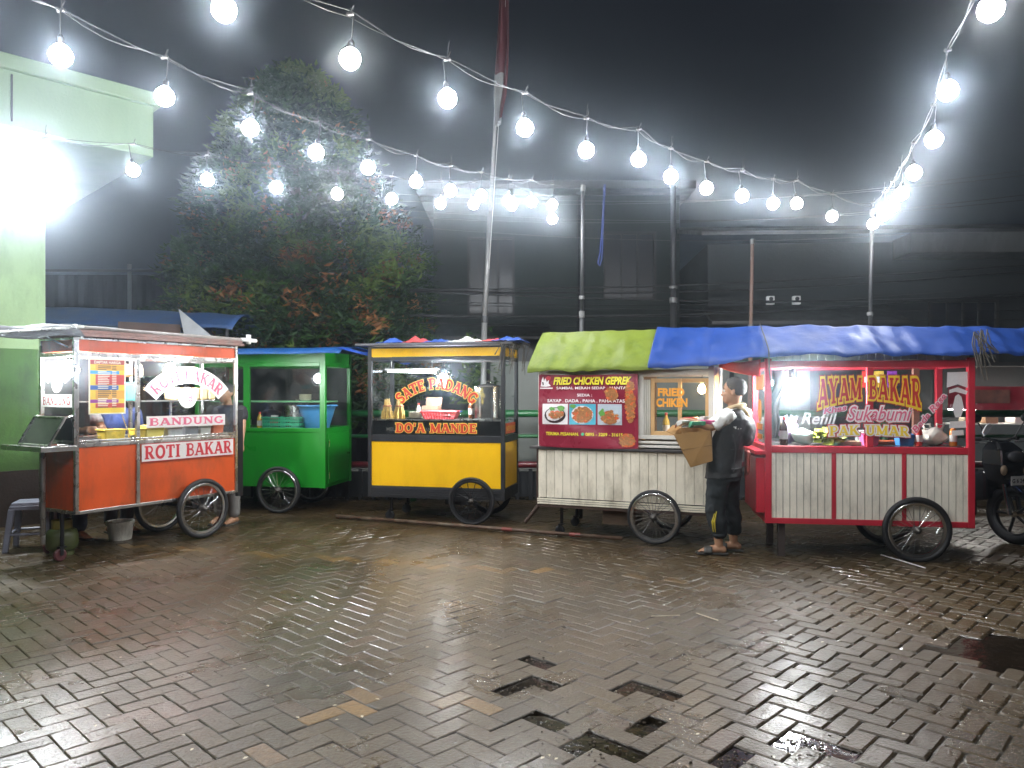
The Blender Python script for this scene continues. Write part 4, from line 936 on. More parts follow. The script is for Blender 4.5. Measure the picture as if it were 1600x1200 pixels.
g = G(); g.box(-.02,-.01,.30,L+.02,Wd+.02,.33); g.box(-.02,-.014,.30,-.002,.006,.92); g.make('chassis', mat('rusty_steel', (.06,.035,.025), .7, .3), wcart)
g = G(); g.box(-.09,-.04,.905,L+.03,Wd+.03,.93); g.make('counter', mat('dark_counter', (.05,.045,.045), .4), wcart, bevel=.004)
g = G()
for x in (-.005,L-.045): 
    g.box(x,-.005,.93,x+.05,.045,1.76); g.box(x,Wd-.045,.93,x+.05,Wd,1.76)
g.box(.045,-.002,1.66,L-.045,.04,1.72); g.box(.045,Wd-.04,1.66,L-.045,Wd,1.72)
g.box(.0,.045,1.66,.04,Wd-.045,1.72); g.box(L-.04,.045,1.66,L,Wd-.045,1.72)
for z in (.945,.985): g.box(1.0,-.004,z,L-.045,.03,z+.025)
g.box(1.04,-.004,1.03,L-.045,.035,1.07); g.box(1.04,-.002,1.07,1.10,.035,1.66); g.box(.0,-.004,.945,.045,.04,.99)
for k in range(4): g.box(1.102+k*.018,.0,1.07,1.114+k*.018,.03,1.62)
g.box(L-.01,.20,.93,L+.03,.24,1.75); g.box(L-.01,.36,.93,L+.02,.39,1.75)
g.make('frame', wfr, wcart, bevel=.003)
warmw = mat('varnished_window_frame', (.58,.36,.16), .4, var=.15)
def sash(x0, x1, y):
    g = G(); g.box(x0,y,1.07,x0+.035,y+.02,1.63); g.box(x1-.035,y,1.07,x1,y+.02,1.63); g.box(x0+.035,y,1.07,x1-.035,y+.02,1.11); g.box(x0+.035,y,1.59,x1-.035,y+.02,1.63)
    s = g.make('window_sash', warmw, wcart, bevel=.003)
    return pane(s, [(x0+.035,y+.01,1.11),(x1-.035,y+.01,1.11),(x1-.035,y+.01,1.59),(x0+.035,y+.01,1.59)])
q1 = sash(1.175, 1.475, .008); q2 = sash(1.44, 1.735, .03)
wide_text(q1, 'FRIED', 1.25, 1.46, 1.50, 1.535, .004, mat('orange_letter', (.85,.36,.03), .4), slab=False, bold=.05); wide_text(q1, 'CHIKEN', 1.235, 1.355, 1.53, 1.435, .003, MATS['orange_letter'], slab=False, bold=.05)
g = G(); g.box(.045,.01,.93,1.04,.02,1.66); g.make('front_board', mat('dull_board', (.25,.2,.17), .7), wcart)
g = G(); g.box(.02,Wd-.03,.93,1.1,Wd-.02,1.66); g.make('rear_board', mat('warm_board', (.30,.2,.12), .7), wcart)
g = G(); g.box(1.0,.1,1.0,L-.06,Wd-.06,1.02); g.make('shelf', mat('food_shelf', (.5,.4,.28), .4), wcart)
wheel(wcart, 1.22, -.06, .268, 26, .021); wheel(wcart, 1.22, Wd+.06, .268, 26, .021)
g = G(); g.tube([(1.22,-.06,.268),(1.22,Wd+.06,.268)], .016, 10); g.make('axle', blackm, wcart)
g = G(); g.box(.66,.1,.14,1.0,.45,.30); g.make('under_box', mat('old_wood', (.10,.065,.04), .7), wcart)
caster(wcart, .22, .10, .30, .05); caster(wcart, .22, Wd-.1, .30, .05)
g = G(); g.tube([(-.02,.05,.3),(-.16,.02,.12)], .02, 8); g.make('parking_leg', MATS['rusty_steel'], wcart)
TW = lambda x, y, z=0: tuple(wcart.matrix_basis @ Vector((x, y, z)))
warm = emit('warm_bulb_glow', (1.0,.62,.26), 130)
hung_bulb(TW(1.655,.13,1.52), 'warm orange bulb behind the fried chicken window', .1, warm, r=.04)
# fried chicken pieces, a tray of them
t = thing('chicken_tray', 'tray of orange fried chicken behind the white cart window', 'food tray', TW(1.40,.16,1.021), Wa)
g = G(); g.box(-.3,-.1,0,.3,.12,.012); g.box(-.3,-.1,.012,.3,-.09,.03); g.make('tray', steel, t)
g = G(); r_ = random.Random(8)
for k in range(22): g.ell((r_.uniform(-.27,.27), r_.uniform(-.07,.09), .035+r_.uniform(0,.02)), (r_.uniform(.025,.045), r_.uniform(.02,.03), r_.uniform(.018,.03)), Matrix.Rotation(r_.uniform(0,3),3,'Z'), 2)
g.make('chicken', mat('fried_crust', (.62,.22,.04), .6, var=.4, scale=40, bump=.9, bscale=70), t, smooth=True)

# banner
bn = thing('maroon_banner', 'maroon vinyl FRIED CHICKEN GEPREK banner tied to the white cart', 'banner', TW(0,0,0), Wa)
def bsurf(x, z, l=0):
    a = (x-.02)/1.04; b = (z-.935)/.745
    return (x, -.045 - l - .012*math.sin(a*5+b*3) - .006*mnoise.noise(Vector((a*4,b*5,3))) - .01*abs(math.sin(a*2.2+b*3.5))**6, z)
vin = mat('maroon_vinyl', (.26,.022,.045), .28, var=.18, scale=4, bump=.12, bscale=7)
g = G(); g.grid(lambda a, b: bsurf(.02+1.04*a, .935+.745*b - .01*math.sin(a*math.pi)), 40, 28); bs = g.make('vinyl_sheet', vin, bn, smooth=True)
def bpoly(pts, m, name, l): g = G(); g.face([bsurf(x, z, l) for x, z in pts]); return g.make(name, m, bs)
def brects(cells, m, name, l):
    g = G()
    for x0, z0, x1, z1 in cells:
        n = 8
        for i in range(n):
            for j in range(n): g.face([bsurf(x0+(x1-x0)*(i+a)/n, z0+(z1-z0)*(j+b)/n, l) for a, b in ((0,0),(1,0),(1,1),(0,1))])
    return g.make(name, m, bs)
def btext(txt, x0, z0, x1, z1, m, slab=False, bold=.02, shear=0.0, l=.003, grow=0.0):
    W, ps = slab_polys(txt, grow) if slab else font_polys(txt, bold, shear)
    return letter(bs, (W, ps), m, lambda s, t, k: bsurf(x0+(x1-x0)*s, z0+(z1-z0)*t, l+k))
yb = mat('banner_yellow', (.85,.72,.05), .4); wb_ = mat('banner_white', (.78,.74,.74), .4); kb = mat('banner_black', (.03,.01,.01), .4)
btext('FRIED CHICKEN GEPREK', .185, 1.570, .995, 1.645, kb, bold=.06, shear=.25, l=.0025); btext('FRIED CHICKEN GEPREK', .18, 1.575, .99, 1.65, yb, bold=.045, shear=.25, l=.005)
btext('SAMBAL MERAH SEDAP - MANTAP', .21, 1.525, .97, 1.552, wb_, bold=.02); btext('SEDIA :', .43, 1.452, .585, 1.480, wb_, bold=.02)
btext('SAYAP . DADA . PAHA . PAHA ATAS', .115, 1.392, .925, 1.424, wb_, bold=.025); btext('TERIMA PESANAN.', .10, 1.052, .455, 1.085, yb, bold=.025); btext('0895 - 3209 - 31615', .525, 1.052, .90, 1.085, yb, bold=.02)
rnd_ = random.Random(6)
def fdisc(cx, cz, rx, rz, l, n=18, wob=0.0):
    return [(cx+rx*math.cos(2*math.pi*i/n)*(1+wob*rnd_.uniform(-1,1)), cz+rz*math.sin(2*math.pi*i/n)*(1+wob*rnd_.uniform(-1,1))) for i in range(n)]
foodc = [mat('print_crust', (.55,.24,.07), .45, var=.35, scale=60), mat('print_sauce', (.60,.12,.03), .45, var=.35, scale=60), mat('print_brown', (.36,.15,.05), .45, var=.35, scale=60)]
leafc = mat('print_leaf', (.12,.34,.06), .45)
def pile(cx, cz, rx, rz, l, n, name='food_print'):
    for mi in range(3):
        g = G()
        for k in range(n):
            a = rnd_.uniform(0,6.28); q = math.sqrt(rnd_.random())
            g.face([bsurf(x, z, l + mi*.0006 + k*.00003) for x, z in fdisc(cx+rx*q*math.cos(a), cz+rz*q*math.sin(a), rnd_.uniform(.012,.028), rnd_.uniform(.010,.02), 0, 9, .25)])
        g.make(name, foodc[mi], bs)
ph = [(.065,1.165,.335,1.375),(.35,1.165,.625,1.375),(.645,1.165,.895,1.375)]
brects([ph[0]], wb_, 'photo_print', .003); brects([ph[1]], mat('print_cyan', (.08,.42,.55), .4), 'photo_print', .003); brects([ph[2]], mat('print_paleblue', (.45,.52,.58), .4), 'photo_print', .003)
bpoly(fdisc(.2,1.258,.112,.082,0), kb, 'plate_print', .0045); bpoly(fdisc(.2,1.272,.095,.06,0), wb_, 'plate_print', .005)
pile(.215,1.265,.07,.035,.009,16); bpoly(fdisc(.265,1.33,.04,.028,0,14,.3), leafc, 'leaf_print', .012); bpoly(fdisc(.17,1.325,.03,.018,0,14,.3), leafc, 'leaf_print', .012)
bpoly(fdisc(.485,1.265,.115,.092,0), wb_, 'plate_print', .0045); pile(.485,1.265,.09,.075,.009,44); bpoly(fdisc(.39,1.35,.03,.02,0,14,.3), leafc, 'leaf_print', .012)
bpoly(fdisc(.78,1.215,.1,.035,0), wb_, 'plate_print', .0045); pile(.77,1.245,.075,.06,.009,26); bpoly(fdisc(.69,1.285,.03,.04,0,14,.35), leafc, 'leaf_print', .012)
pile(.79,1.475,.055,.06,.0045,26); pile(.985,1.40,.04,.2,.0045,60); pile(.95,1.01,.07,.06,.0045,36)
# emblem, whatsapp-like green dot
bpoly(fdisc(.495,1.068,.016,.016,0), mat('print_green', (.08,.5,.25), .4), 'phone_mark', .003)
bpoly([(.04,1.555),(.05,1.62),(.065,1.655),(.075,1.61),(.09,1.645),(.105,1.60),(.13,1.63),(.125,1.585),(.15,1.56),(.1,1.55)], wb_, 'emblem', .003); bpoly([(.085,1.64),(.12,1.665),(.15,1.65),(.14,1.615),(.11,1.62)], mat('print_red',(.6,.03,.05),.4), 'emblem', .0036); bpoly([(.055,1.60),(.062,1.565),(.075,1.57),(.07,1.60)], kb, 'emblem', .004)
brects([(.035,1.53,.17,1.542)], wb_, 'emblem_line', .003)
g = G()
for x, z in ((.03,1.675),(1.05,1.675),(.03,.945),(1.05,.945)): g.tube([bsurf(x,z,.002), (x, .0, z+.02)], .004, 5)
g.make('tie_string', plas_w, bn)

# ================================================================== RED CART
RA, Ra = (2.30, 6.88), R(-8.5); L, Wd = 1.75, .73
rc = thing('red_cart', 'red framed grilled chicken cart lettered AYAM BAKAR with grey planks', 'food cart', (*RA, 0), Ra)
redp = mat('red_paint', (.50,.022,.042), .36, var=.12, scale=3, dirt=.25, dirtcol=(.2,.02,.03))
gpl = mat('grey_white_plank', (.78,.73,.62), .55, var=.18, scale=3, dirt=.45, dirtcol=(.22,.2,.17), dscale=7, bump=.06)
g = G(); rr_ = random.Random(21)
planks(g, .03,.35,.57,.955,.012,9,rr_,.006); planks(g, .60,.35,1.16,.955,.012,9,rr_,.006); planks(g, 1.195,.35,L-.03,.955,.012,9,rr_,.006); g.make('plank_panel', gpl, rc)
g = G(); planks(g, .03,1.78,L-.03,1.86,.03,24,rr_,.005); g.make('top_strip', gpl, rc)
g = G(); g.box(.0,.03,.34,.02,Wd-.03,.96); g.box(L-.02,.03,.34,L,Wd-.03,.96); g.box(.03,Wd-.03,.34,L-.03,Wd-.01,.96); g.make('side_panel', redp, rc)
g = G(); g.box(.03,.02,.36,L-.03,.026,.95); g.make('backing_board', mat('plank_gap', (.22,.21,.19), .8), rc)
g = G()
for x, y in ((-.005,-.012),(L-.05,-.012),(-.005,Wd-.055),(L-.05,Wd-.055)): g.box(x,y,.31,x+.055,y+.055,1.80)
for z0, z1 in ((.31,.36),(.95,1.01),(1.715,1.775)):
    g.box(.05,-.010,z0,L-.05,.03,z1); g.box(.05,Wd-.04,z0,L-.05,Wd,z1); g.box(-.003,.043,z0,.04,Wd-.055,z1); g.box(L-.04,.043,z0,L+.003,Wd-.055,z1)
g.box(.570,-.008,.36,.605,.02,.95); g.box(1.16,-.008,.36,1.195,.02,.95); g.box(.865,-.006,1.01,.92,.03,1.715)
g.make('frame', redp, rc, bevel=.004)
g = G(); g.box(-.1,-.02,.93,.0,Wd,.965); g.box(-.08,.02,.40,-.002,Wd-.05,.90); g.make('side_ledge', redp, rc, bevel=.004)
r1 = pane(rc, [(.05,.012,1.01),(.865,.012,1.01),(.865,.012,1.715),(.05,.012,1.715)]); r2 = pane(rc, [(.92,.012,1.01),(L-.05,.012,1.01),(L-.05,.012,1.715),(.92,.012,1.715)])
r3 = pane(rc, [(.012,.043,1.01),(.012,Wd-.055,1.01),(.012,Wd-.055,1.715),(.012,.043,1.715)])
r4 = pane(rc, [(.05,Wd-.02,1.01),(L-.05,Wd-.02,1.01),(L-.05,Wd-.02,1.715),(.05,Wd-.02,1.715)])
wide_text(r4, 'Home Refill', .0, 1.18, .80, 1.30, Wd-.024, mat('chalk_white', (.16,.16,.16), .6), slab=False, bold=.01, shear=.3)
g = G(); g.box(.04,.04,.985,L-.04,Wd-.04,1.0); g.box(.05,.05,1.005,L-.05,Wd-.05,1.012); g.make('counter', steel, rc)
g = G(); g.box(1.38,.35,1.012,1.43,.4,1.715); g.make('inner_post', mat('brown_wood', (.2,.09,.06), .6), rc)
g = G(); g.grid(lambda a, b: (.055+.16*a*(1-.75*b)+.02*math.sin(b*9), .05+.03*math.sin(a*7+b*3), 1.70-.62*b), 10, 18); g.make('plastic_curtain', mat('cloudy_plastic', (.15,.15,.145), .4, bump=.3), rc, smooth=True)
def stk(f, name='lettering'): return f
# AYAM BAKAR: letters taller towards both ends
def ayam(s, t, l, y):
    x = .45 + .86*s; top = 1.625 - .012*abs(2*s-1)**2; bot = 1.435 - .08*abs(2*s-1)**1.8
    return (x, y-.018-l, bot + (top-bot)*t)
for m_, gw, y in ((red_ink, .26, .007), (mat('ayam_yellow', (.88,.62,.03), .4, var=.04), .19, .0035), (mat('ayam_red', (.55,.02,.02), .4, var=.05), 0, .000)):
    W_, p_ = slab_polys('AYAM BAKAR', gw, .10); letter(r1, (W_, p_), m_, lambda s, t, l: ayam(s, t, l, y))
wsc = mat('script_white', (.85,.78,.78), .4)
def slanted(txt, x0, z0, x1, z1, rise, m, bold, sh, y, slab=False, grow=0.0):
    W, ps = slab_polys(txt, grow) if slab else font_polys(txt, bold, sh)
    letter(r1, (W, ps), m, lambda s, t, l: (x0+(x1-x0)*s - t*rise*.12, y-.018-l, z0+(z1-z0)*t + rise*s))
slanted('Khas', .50, 1.30, .69, 1.355, .035, wsc, .10, .2, .006); slanted('Khas', .50, 1.30, .69, 1.355, .035, pink_ink, .035, .2, .002)
slanted('Sukabumi', .70, 1.245, 1.235, 1.375, .0, red_ink, .12, .35, .008); slanted('Sukabumi', .70, 1.245, 1.235, 1.375, .0, wsc, .085, .35, .0045); slanted('Sukabumi', .70, 1.245, 1.235, 1.375, .0, pink_ink, .01, .35, .001)
for m_, gw, y in ((red_ink, .38, .009), (wsc, .24, .005), (MATS['ayam_yellow'], 0, .001)):
    W_, p_ = slab_polys('PAK UMAR', gw, .06); letter(r1, (W_, p_), m_, lambda s, t, l: (.545+.67*s, y-.018-l, 1.105+.085*t+.012*math.sin(math.pi*s)))
def beda(m, b, y):
    W, ps = font_polys('Beda Rasa', b, .2); a = R(52); ca, sa = math.cos(a), math.sin(a)
    letter(r2, (W, ps), m, lambda s, t, l: (1.275+ca*.41*s-sa*.055*t, y-.008-l, 1.135+sa*.41*s+ca*.055*t))
beda(wsc, .09, .006); beda(pink_ink, .02, .002)
g = G()
def rs(pts, g=g): g.face([(x, .006, z) for x, z in pts])
rs([(1.535,1.67),(1.70,1.675),(1.71,1.53),(1.62,1.565),(1.53,1.535)]); rs([(1.55,1.515),(1.62,1.54),(1.70,1.505),(1.69,1.475),(1.60,1.50),(1.55,1.485)])
rs([(1.60,1.46),(1.625,1.48),(1.65,1.455),(1.67,1.36),(1.645,1.275),(1.60,1.275),(1.575,1.36)]); rs([(1.55,1.18),(1.69,1.185),(1.685,1.245),(1.555,1.24)]); rs([(1.57,1.115),(1.67,1.12),(1.665,1.165),(1.575,1.16)])
g.make('sign_sticker', plas_w, r2)
# orange stickers of the short end
org = mat('orange_sticker', (.80,.36,.06), .4)
g = G(); EP = lambda y, z, l=0: (.008-l, y, z)
for y0, z0, y1, z1 in ((.16,1.52,.56,1.66),(.22,1.14,.52,1.20),(.24,1.05,.48,1.10)): g.face([EP(y0,z0),EP(y1,z0),EP(y1,z1),EP(y0,z1)])
g.face([EP(.36+.09*math.cos(a*.35), 1.32+.11*math.sin(a*.35)) for a in range(18)])
g.make('sign_sticker', org, r3)
wheel(rc, 1.263, -.055, .29, 26, .030); wheel(rc, 1.263, Wd+.055, .29, 26, .030)
g = G(); g.tube([(1.263,-.055,.29),(1.263,Wd+.055,.29)], .018, 10); g.make('axle', blackm, rc)
for y in (.06,Wd-.12):
    g = G(); g.box(.12,y,0,.18,y+.06,.31); g.make('leg', mat('dark_wood_leg', (.05,.035,.03), .7), rc)
TR = lambda x, y, z=0: tuple(rc.matrix_basis @ Vector((x, y, z)))
hung_bulb(TR(.27,.20,1.52), 'bright bulb at the left inside the AYAM BAKAR cart', .15, r=.078)
def bag(x, y, z, sx, sy, sz, m, name, label, cat, ears=True, seed=0):
    t = thing(name, label, cat, TR(x, y, z), Ra)
    g = G(); g.ell((0,0,sz*.5), (sx,sy,sz*.55), None, 3)
    for v in g.bm.verts:
        n = mnoise.noise(Vector((v.co.x*14+seed, v.co.y*14, v.co.z*14)))
        v.co += Vector((v.co.x, v.co.y, (v.co.z-sz*.5)))*n*.35; v.co.z = max(0, v.co.z)
    g.make('bag_body', m, t, smooth=True)
    if ears:
        g = G()
        for s_ in (-1,1): g.tube([(s_*sx*.5,0,sz*.85),(s_*sx*.75,0,sz*1.25),(s_*sx*.25,0,sz*1.3),(s_*sx*.2,0,sz*.9)], .012, 6)
        g.make('handle', m, t, smooth=True)
    return t
bag(.26,.28,1.013,.09,.08,.20,mat('lilac_plastic',(.55,.42,.72),.4,bump=.3),'carrier_bag','lilac plastic carrier bag inside the red cart','bag',seed=1)
bag(.36,.17,1.013,.10,.07,.14,mat('mint_plastic',(.52,.70,.62),.35,bump=.3),'carrier_bag','mint green plastic bag left of the lettuce','bag',False,seed=2)
bag(1.50,.22,1.013,.12,.09,.15,mat('cloudy_bag',(.62,.55,.47),.35,bump=.4),'carrier_bag','knotted cloudy bag near the Beda Rasa lettering','bag',True,seed=5)
t = thing('lettuce', 'bright yellow green lettuce heap behind the red cart glass', 'lettuce', TR(.58,.18,1.013), Ra)
g = G(); r_ = random.Random(12)
for k in range(70):
    a = r_.uniform(0,6.28); q = math.sqrt(r_.random())*.13; zz = .03+r_.uniform(0,.16)*(1-q/.2); s_ = r_.uniform(.03,.055)
    M_ = Matrix.Translation((q*math.cos(a), q*math.sin(a)*.75, zz)) @ Matrix.Rotation(r_.uniform(0,6.28),4,'Z') @ Matrix.Rotation(r_.uniform(-.9,.9),4,'X')
    g.X = M_; g.grid(lambda u_, v_: ((u_-.5)*s_*2, (v_-.5)*s_*2, .016*math.sin(u_*11)*math.sin(v_*9)), 5, 5)
g.X = Matrix.Identity(4); g.make('leaves', mat('lettuce_green', (.38,.45,.04), .5, var=.35, scale=14), t, smooth=True)
g = G(); g.tube([(0,0,0),(0,0,.1)], .03, 8); g.make('stalk', mat('pale_stalk', (.5,.55,.3), .5), t)
for x, y, w_, lab, c_ in ((.80,.2,.13,'pale chopping board behind PAK UMAR', (.6,.5,.3)), (1.12,.3,.16,'orange food tray behind the R of UMAR', (.6,.14,.05)), (.92,.12,.07,'small pink container under PAK UMAR', (.6,.1,.25)), (1.24,.18,.07,'blue plastic cup left of Beda Rasa lettering', (.05,.2,.5))):
    t = thing('counter_dish', lab, 'dish', TR(x, y, 1.013), Ra)
    mm = mat('dish_'+lab.split()[0]+lab.split()[1], c_, .45)
    g = G(); hh = .03 if w_ > .1 else .10
    g.hexa([(-w_*.85,-.06,0),(w_*.85,-.06,0),(w_*.85,.06,0),(-w_*.85,.06,0)], [(-w_,-.07,hh),(w_,-.07,hh),(w_,.07,hh),(-w_,.07,hh)]); g.make('dish_body', mm, t, bevel=.006)
    g = G(); g.tube([(-w_,-.07,hh),(w_,-.07,hh),(w_,.07,hh),(-w_,.07,hh)], .006, 6, closed=True); g.make('rim', mm, t)
t = thing('red_cloth', 'red cloth hung between the white and red carts', 'cloth', (0,0,0))
a_, b_ = Vector(TW(1.82,.1,1.80)), Vector(TR(-.02,.12,1.80))
g = G(); g.grid(lambda u_, v_: a_.lerp(b_, u_) + Vector((0, .02*math.sin(u_*8), -.02*math.sin(u_*math.pi)-(.06+.1*u_)*v_)), 16, 6); g.make('cloth_sheet', mat('red_cloth_dye', (.5,.02,.02), .6, bump=.2), t, smooth=True, solid=.004)
t = thing('red_rag', 'pink red rag hanging on the short end of the red cart', 'cloth', TR(-.11,.12,.95), Ra)
g = G(); g.grid(lambda u_, v_: (-.02-.02*math.sin(u_*9), .14*u_, -.22*v_*(1-.2*math.sin(u_*5))), 12, 8); g.make('rag', mat('pink_rag', (.5,.12,.1), .8, bump=.3), t, smooth=True, solid=.004)

# ------------------------------------------------------------------ big tarpaulins over the white and red carts
def tarp(name, label, stations, prof, m, nu, seed, cat='tarpaulin', wr=.012):
    """stations: (front point, back direction, depth, lift) along the row; prof(v) -> (depth fraction, height)"""
    t = thing(name, label, cat, stations[0][0].to_tuple())
    n = len(stations)-1
    def f(a, b):
        q = a*n; i = min(int(q), n-1); k = q-i; k = k*k*(3-2*k)*.5 + k*.5
        s0, s1 = stations[i], stations[i+1]
        fp = s0[0].lerp(s1[0], k); d = s0[1].lerp(s1[1], k); dep = s0[2]*(1-k)+s1[2]*k; hz = s0[3]*(1-k)+s1[3]*k
        y, z = prof(b)
        p = fp + d*(dep*y) + Vector((0,0,z*hz))
        nz = mnoise.noise(Vector((p.x*3.1, p.y*3.5, seed)))*wr + mnoise.noise(Vector((p.x*9, p.z*11, seed)))*wr*.55 + abs(mnoise.noise(Vector((p.x*5+p.z*3, p.y*2, seed+4))))*wr
        nz += .010*abs(math.sin(p.x*4.3 + p.z*1.5 + 2.2*mnoise.noise(Vector((p.x*1.3, p.z*2, seed+9)))))**10 + .007*abs(math.sin(p.x*9.1 - p.z*4 + seed))**14      # long folds down the slope
        p += Vector((0,-nz*.8,nz))
        if b < .12: p.z += .012*math.sin(p.x*13+seed)*(1-b/.12)
        return p - stations[0][0]
    g = G(); g.grid(f, nu, 40); g.make('tarp_sheet', m, t, smooth=True, solid=.004)
    return t
def prof_g(b):      # hem, front slope to the ridge, back slope
    if b < .12: return (.0-.0*b, -.035+b/.12*.035)
    if b < .58: k = (b-.12)/.46; return (.5*k, .40*(k**.92))
    k = (b-.58)/.42; return (.5+.55*k, .40-.34*k)
def V2(x, y, z): return Vector((x, y, z))
dW = Vector((math.sin(R(21.5)), math.cos(R(21.5)), 0)); dR = Vector((math.sin(R(8.5)), math.cos(R(8.5)), 0))
limet = tarpmat('lime_tarp', (.125,.165,.014), .6, .7, (.06,.10,.012), .16, 2.2)
bluet = tarpmat('blue_tarp', (.011,.043,.20), .5, .25, (.006,.03,.16), .14, 1.8)
tarp('lime_tarpaulin', 'lime green tarpaulin over the left half of the white plank cart', [(Vector(TW(-.09,-.10,1.745)), dW, .98, 1.0), (Vector(TW(.3,-.11,1.735)), dW, .98, 1.02), (Vector(TW(.75,-.11,1.74)), dW, .98, 1.0), (Vector(TW(1.22,-.12,1.74)), dW, .98, 1.0)], prof_g, limet, 60, 2.0, wr=.012)
tarp('blue_tarpaulin', 'long glossy blue tarpaulin roofing the red cart and half the white cart', [(Vector(TW(1.17,-.125,1.76)), dW, .98, 1.0), (Vector(TW(1.75,-.13,1.77)), dW, 1.0, .92), (Vector(TR(-.02,-.13,1.83)), dR, .98, .72), (Vector(TR(.9,-.14,1.835)), dR, .98, .68), (Vector(TR(1.75,-.12,1.825)), dR, .98, .68), (Vector(TR(2.35,-.10,1.83)), dR, .98, .62)], prof_g, bluet, 150, 5.0, wr=.014)
g = G(); pr = []
for k in range(9): y, z = prof_g(.02+k*.065); pr.append(Vector(TR(.0,-.15,1.835)) + dR*(.98*y) + Vector((0,0,z*.75+.03)))
g.tube([pr[0] + Vector((.03,0,-.35)), pr[0] + Vector((.0,-.01,-.15))] + pr, .006, 6); tag(g.make('tie_rope', mat('dark_rope', (.05,.05,.04), .8)), 'dark rope tied over the blue tarpaulin beside the red cart', 'rope')
g = G(); r_ = random.Random(9)
for k in range(14):
    p0 = Vector(TR(1.72+r_.uniform(-.03,.1),-.12,2.0+r_.uniform(-.02,.04))); g.tube([p0, p0+Vector((r_.uniform(-.05,.06),-.05,-.1)), p0+Vector((r_.uniform(-.02,.1),-.06,-r_.uniform(.15,.42)))], .005, 5)
o = g.make('string_tangle', MATS['dull_string']); tag(o, 'tangle of hanging string at the right end of the blue tarp', 'string')

# ------------------------------------------------------------------ more stock on the carts
def bottle(loc, label, col, h=.22, r=.035, capc=(.6,.05,.04), group=None):
    t = thing('sauce_bottle', label, 'bottle', loc, 0, group)
    key = label.split()[0]
    g = G(); g.lathe([(0,0),(r*.95,0),(r,.01),(r,h*.62),(r*.8,h*.72),(r*.38,h*.82),(r*.36,h*.9),(0,h*.9)], seg=16); g.make('bottle_body', mat('sauce_'+key, col, .2), t, smooth=True)
    g = G(); g.lathe([(0,h*.89),(r*.42,h*.89),(r*.4,h),(0,h)], seg=14); g.make('cap', mat('cap_'+key, capc, .4), t)
    g = G(); g.lathe([(r*1.015,h*.2),(r*1.015,h*.5)], seg=16); g.make('label_band', plas_w, t)
    return t
def plates(loc, label, n, r, col):
    t = thing('plate_stack', label, 'plates', loc)
    g = G()
    for k in range(n): g.lathe([(0,k*.012),(r*.6,k*.012),(r,k*.012+.018),(r,k*.012+.022),(r*.6,k*.012+.006),(0,k*.012+.006)], seg=24)
    g.make('plate', mat('plate_' + label.split()[0], col, .3), t); return t
def pouch(loc, rz, label, col, m2, w_=.09, h_=.16):
    t = thing('hanging_packet', label, 'packet', loc, rz)
    g = G(); g.loft([[Vector((sx*w_/2, s_*d_, zz)) for sx, s_ in ((-1,-1),(1,-1),(1,1),(-1,1))] for zz, d_ in ((-h_,.002),(-h_*.8,.018),(-h_*.3,.016),(-.02,.002),(0,.002))]); g.make('wrapper', mat('pouch_'+label.split()[0], col, .25, var=.3, scale=20), t, bevel=.004)
    g = G(); g.box(-w_*.3,-.021,-h_*.7,w_*.3,-.019,-h_*.35); g.make('label_patch', m2, t)
    return t
bottle(TR(.18,.12,1.013), 'tall dark soy bottle in the left corner of the red cart', (.03,.012,.006), .26, .036)
bottle(TR(1.34,.12,1.013), 'bright red chilli bottle right of the inner post', (.55,.03,.02), .2, .032, (.1,.35,.08))
bottle(TR(1.64,.15,1.013), 'orange sauce bottle below the white stickers', (.65,.2,.03), .2, .032)
plates(TR(1.02,.5,1.013), 'white stack of plates at the back of the red cart', 9, .11, (.65,.65,.62))
plates(TR(.75,.52,1.013), 'green stack of melamine plates behind the lettuce', 7, .10, (.1,.35,.2))
for k, (x, lab, c_) in enumerate(((1.05,'red instant packet hung from the red cart roof rail',(.5,.04,.03)), (1.16,'golden instant packet hung from the red cart roof rail',(.6,.4,.05)), (1.28,'purple instant packet hung from the red cart roof rail',(.25,.06,.35)))): pouch(TR(x,.62,1.70), Ra, lab, c_, plas_w)
bottle(TG(.62,.2,1.025), 'clear green bottle at the green cart left window', (.06,.22,.08), .24, .034)
bottle(TG(.80,.16,1.025), 'yellow oil bottle beside the green cart window post', (.55,.38,.05), .22, .036)
plates(TG(1.3,.4,1.386), 'cream stack of bowls on the green cart shelf', 6, .08, (.6,.55,.42))
bottle(TY(1.12,.42,1.181), 'brown sauce bottle beside the stock pot', (.12,.04,.015), .24, .034)
bottle(TY(.46,.42,1.181), 'white seasoning bottle behind the skewer bundles', (.6,.58,.5), .18, .03)
plates(TY(.50,.22,1.181), 'beige stack of plates between skewers and red tray', 6, .09, (.55,.5,.4))
bottle(TW(1.24,.5,1.021), 'pale cooking oil bottle at the back of the fried chicken window', (.6,.42,.08), .26, .038)
bottle(TW(1.62,.45,1.021), 'deep red ketchup bottle under the warm bulb', (.4,.02,.02), .2, .033)
plates(TW(1.42,.5,1.021), 'pale stack of plates behind the chicken tray', 8, .09, (.6,.58,.55))
for k, (x, lab, c_) in enumerate(((.72,'blue chocolate packet hung in the orange cart',(.05,.1,.4)), (.84,'brown chocolate packet hung in the orange cart',(.2,.08,.03)), (.95,'cream milk packet hung in the orange cart',(.6,.55,.4)))): pouch(TO(x,.55,1.78), Aa, lab, c_, plas_w, .08, .13)
bottle(TO(1.62,.32,1.006), 'tan syrup bottle at the right end of the orange cart', (.4,.2,.05), .22, .034)
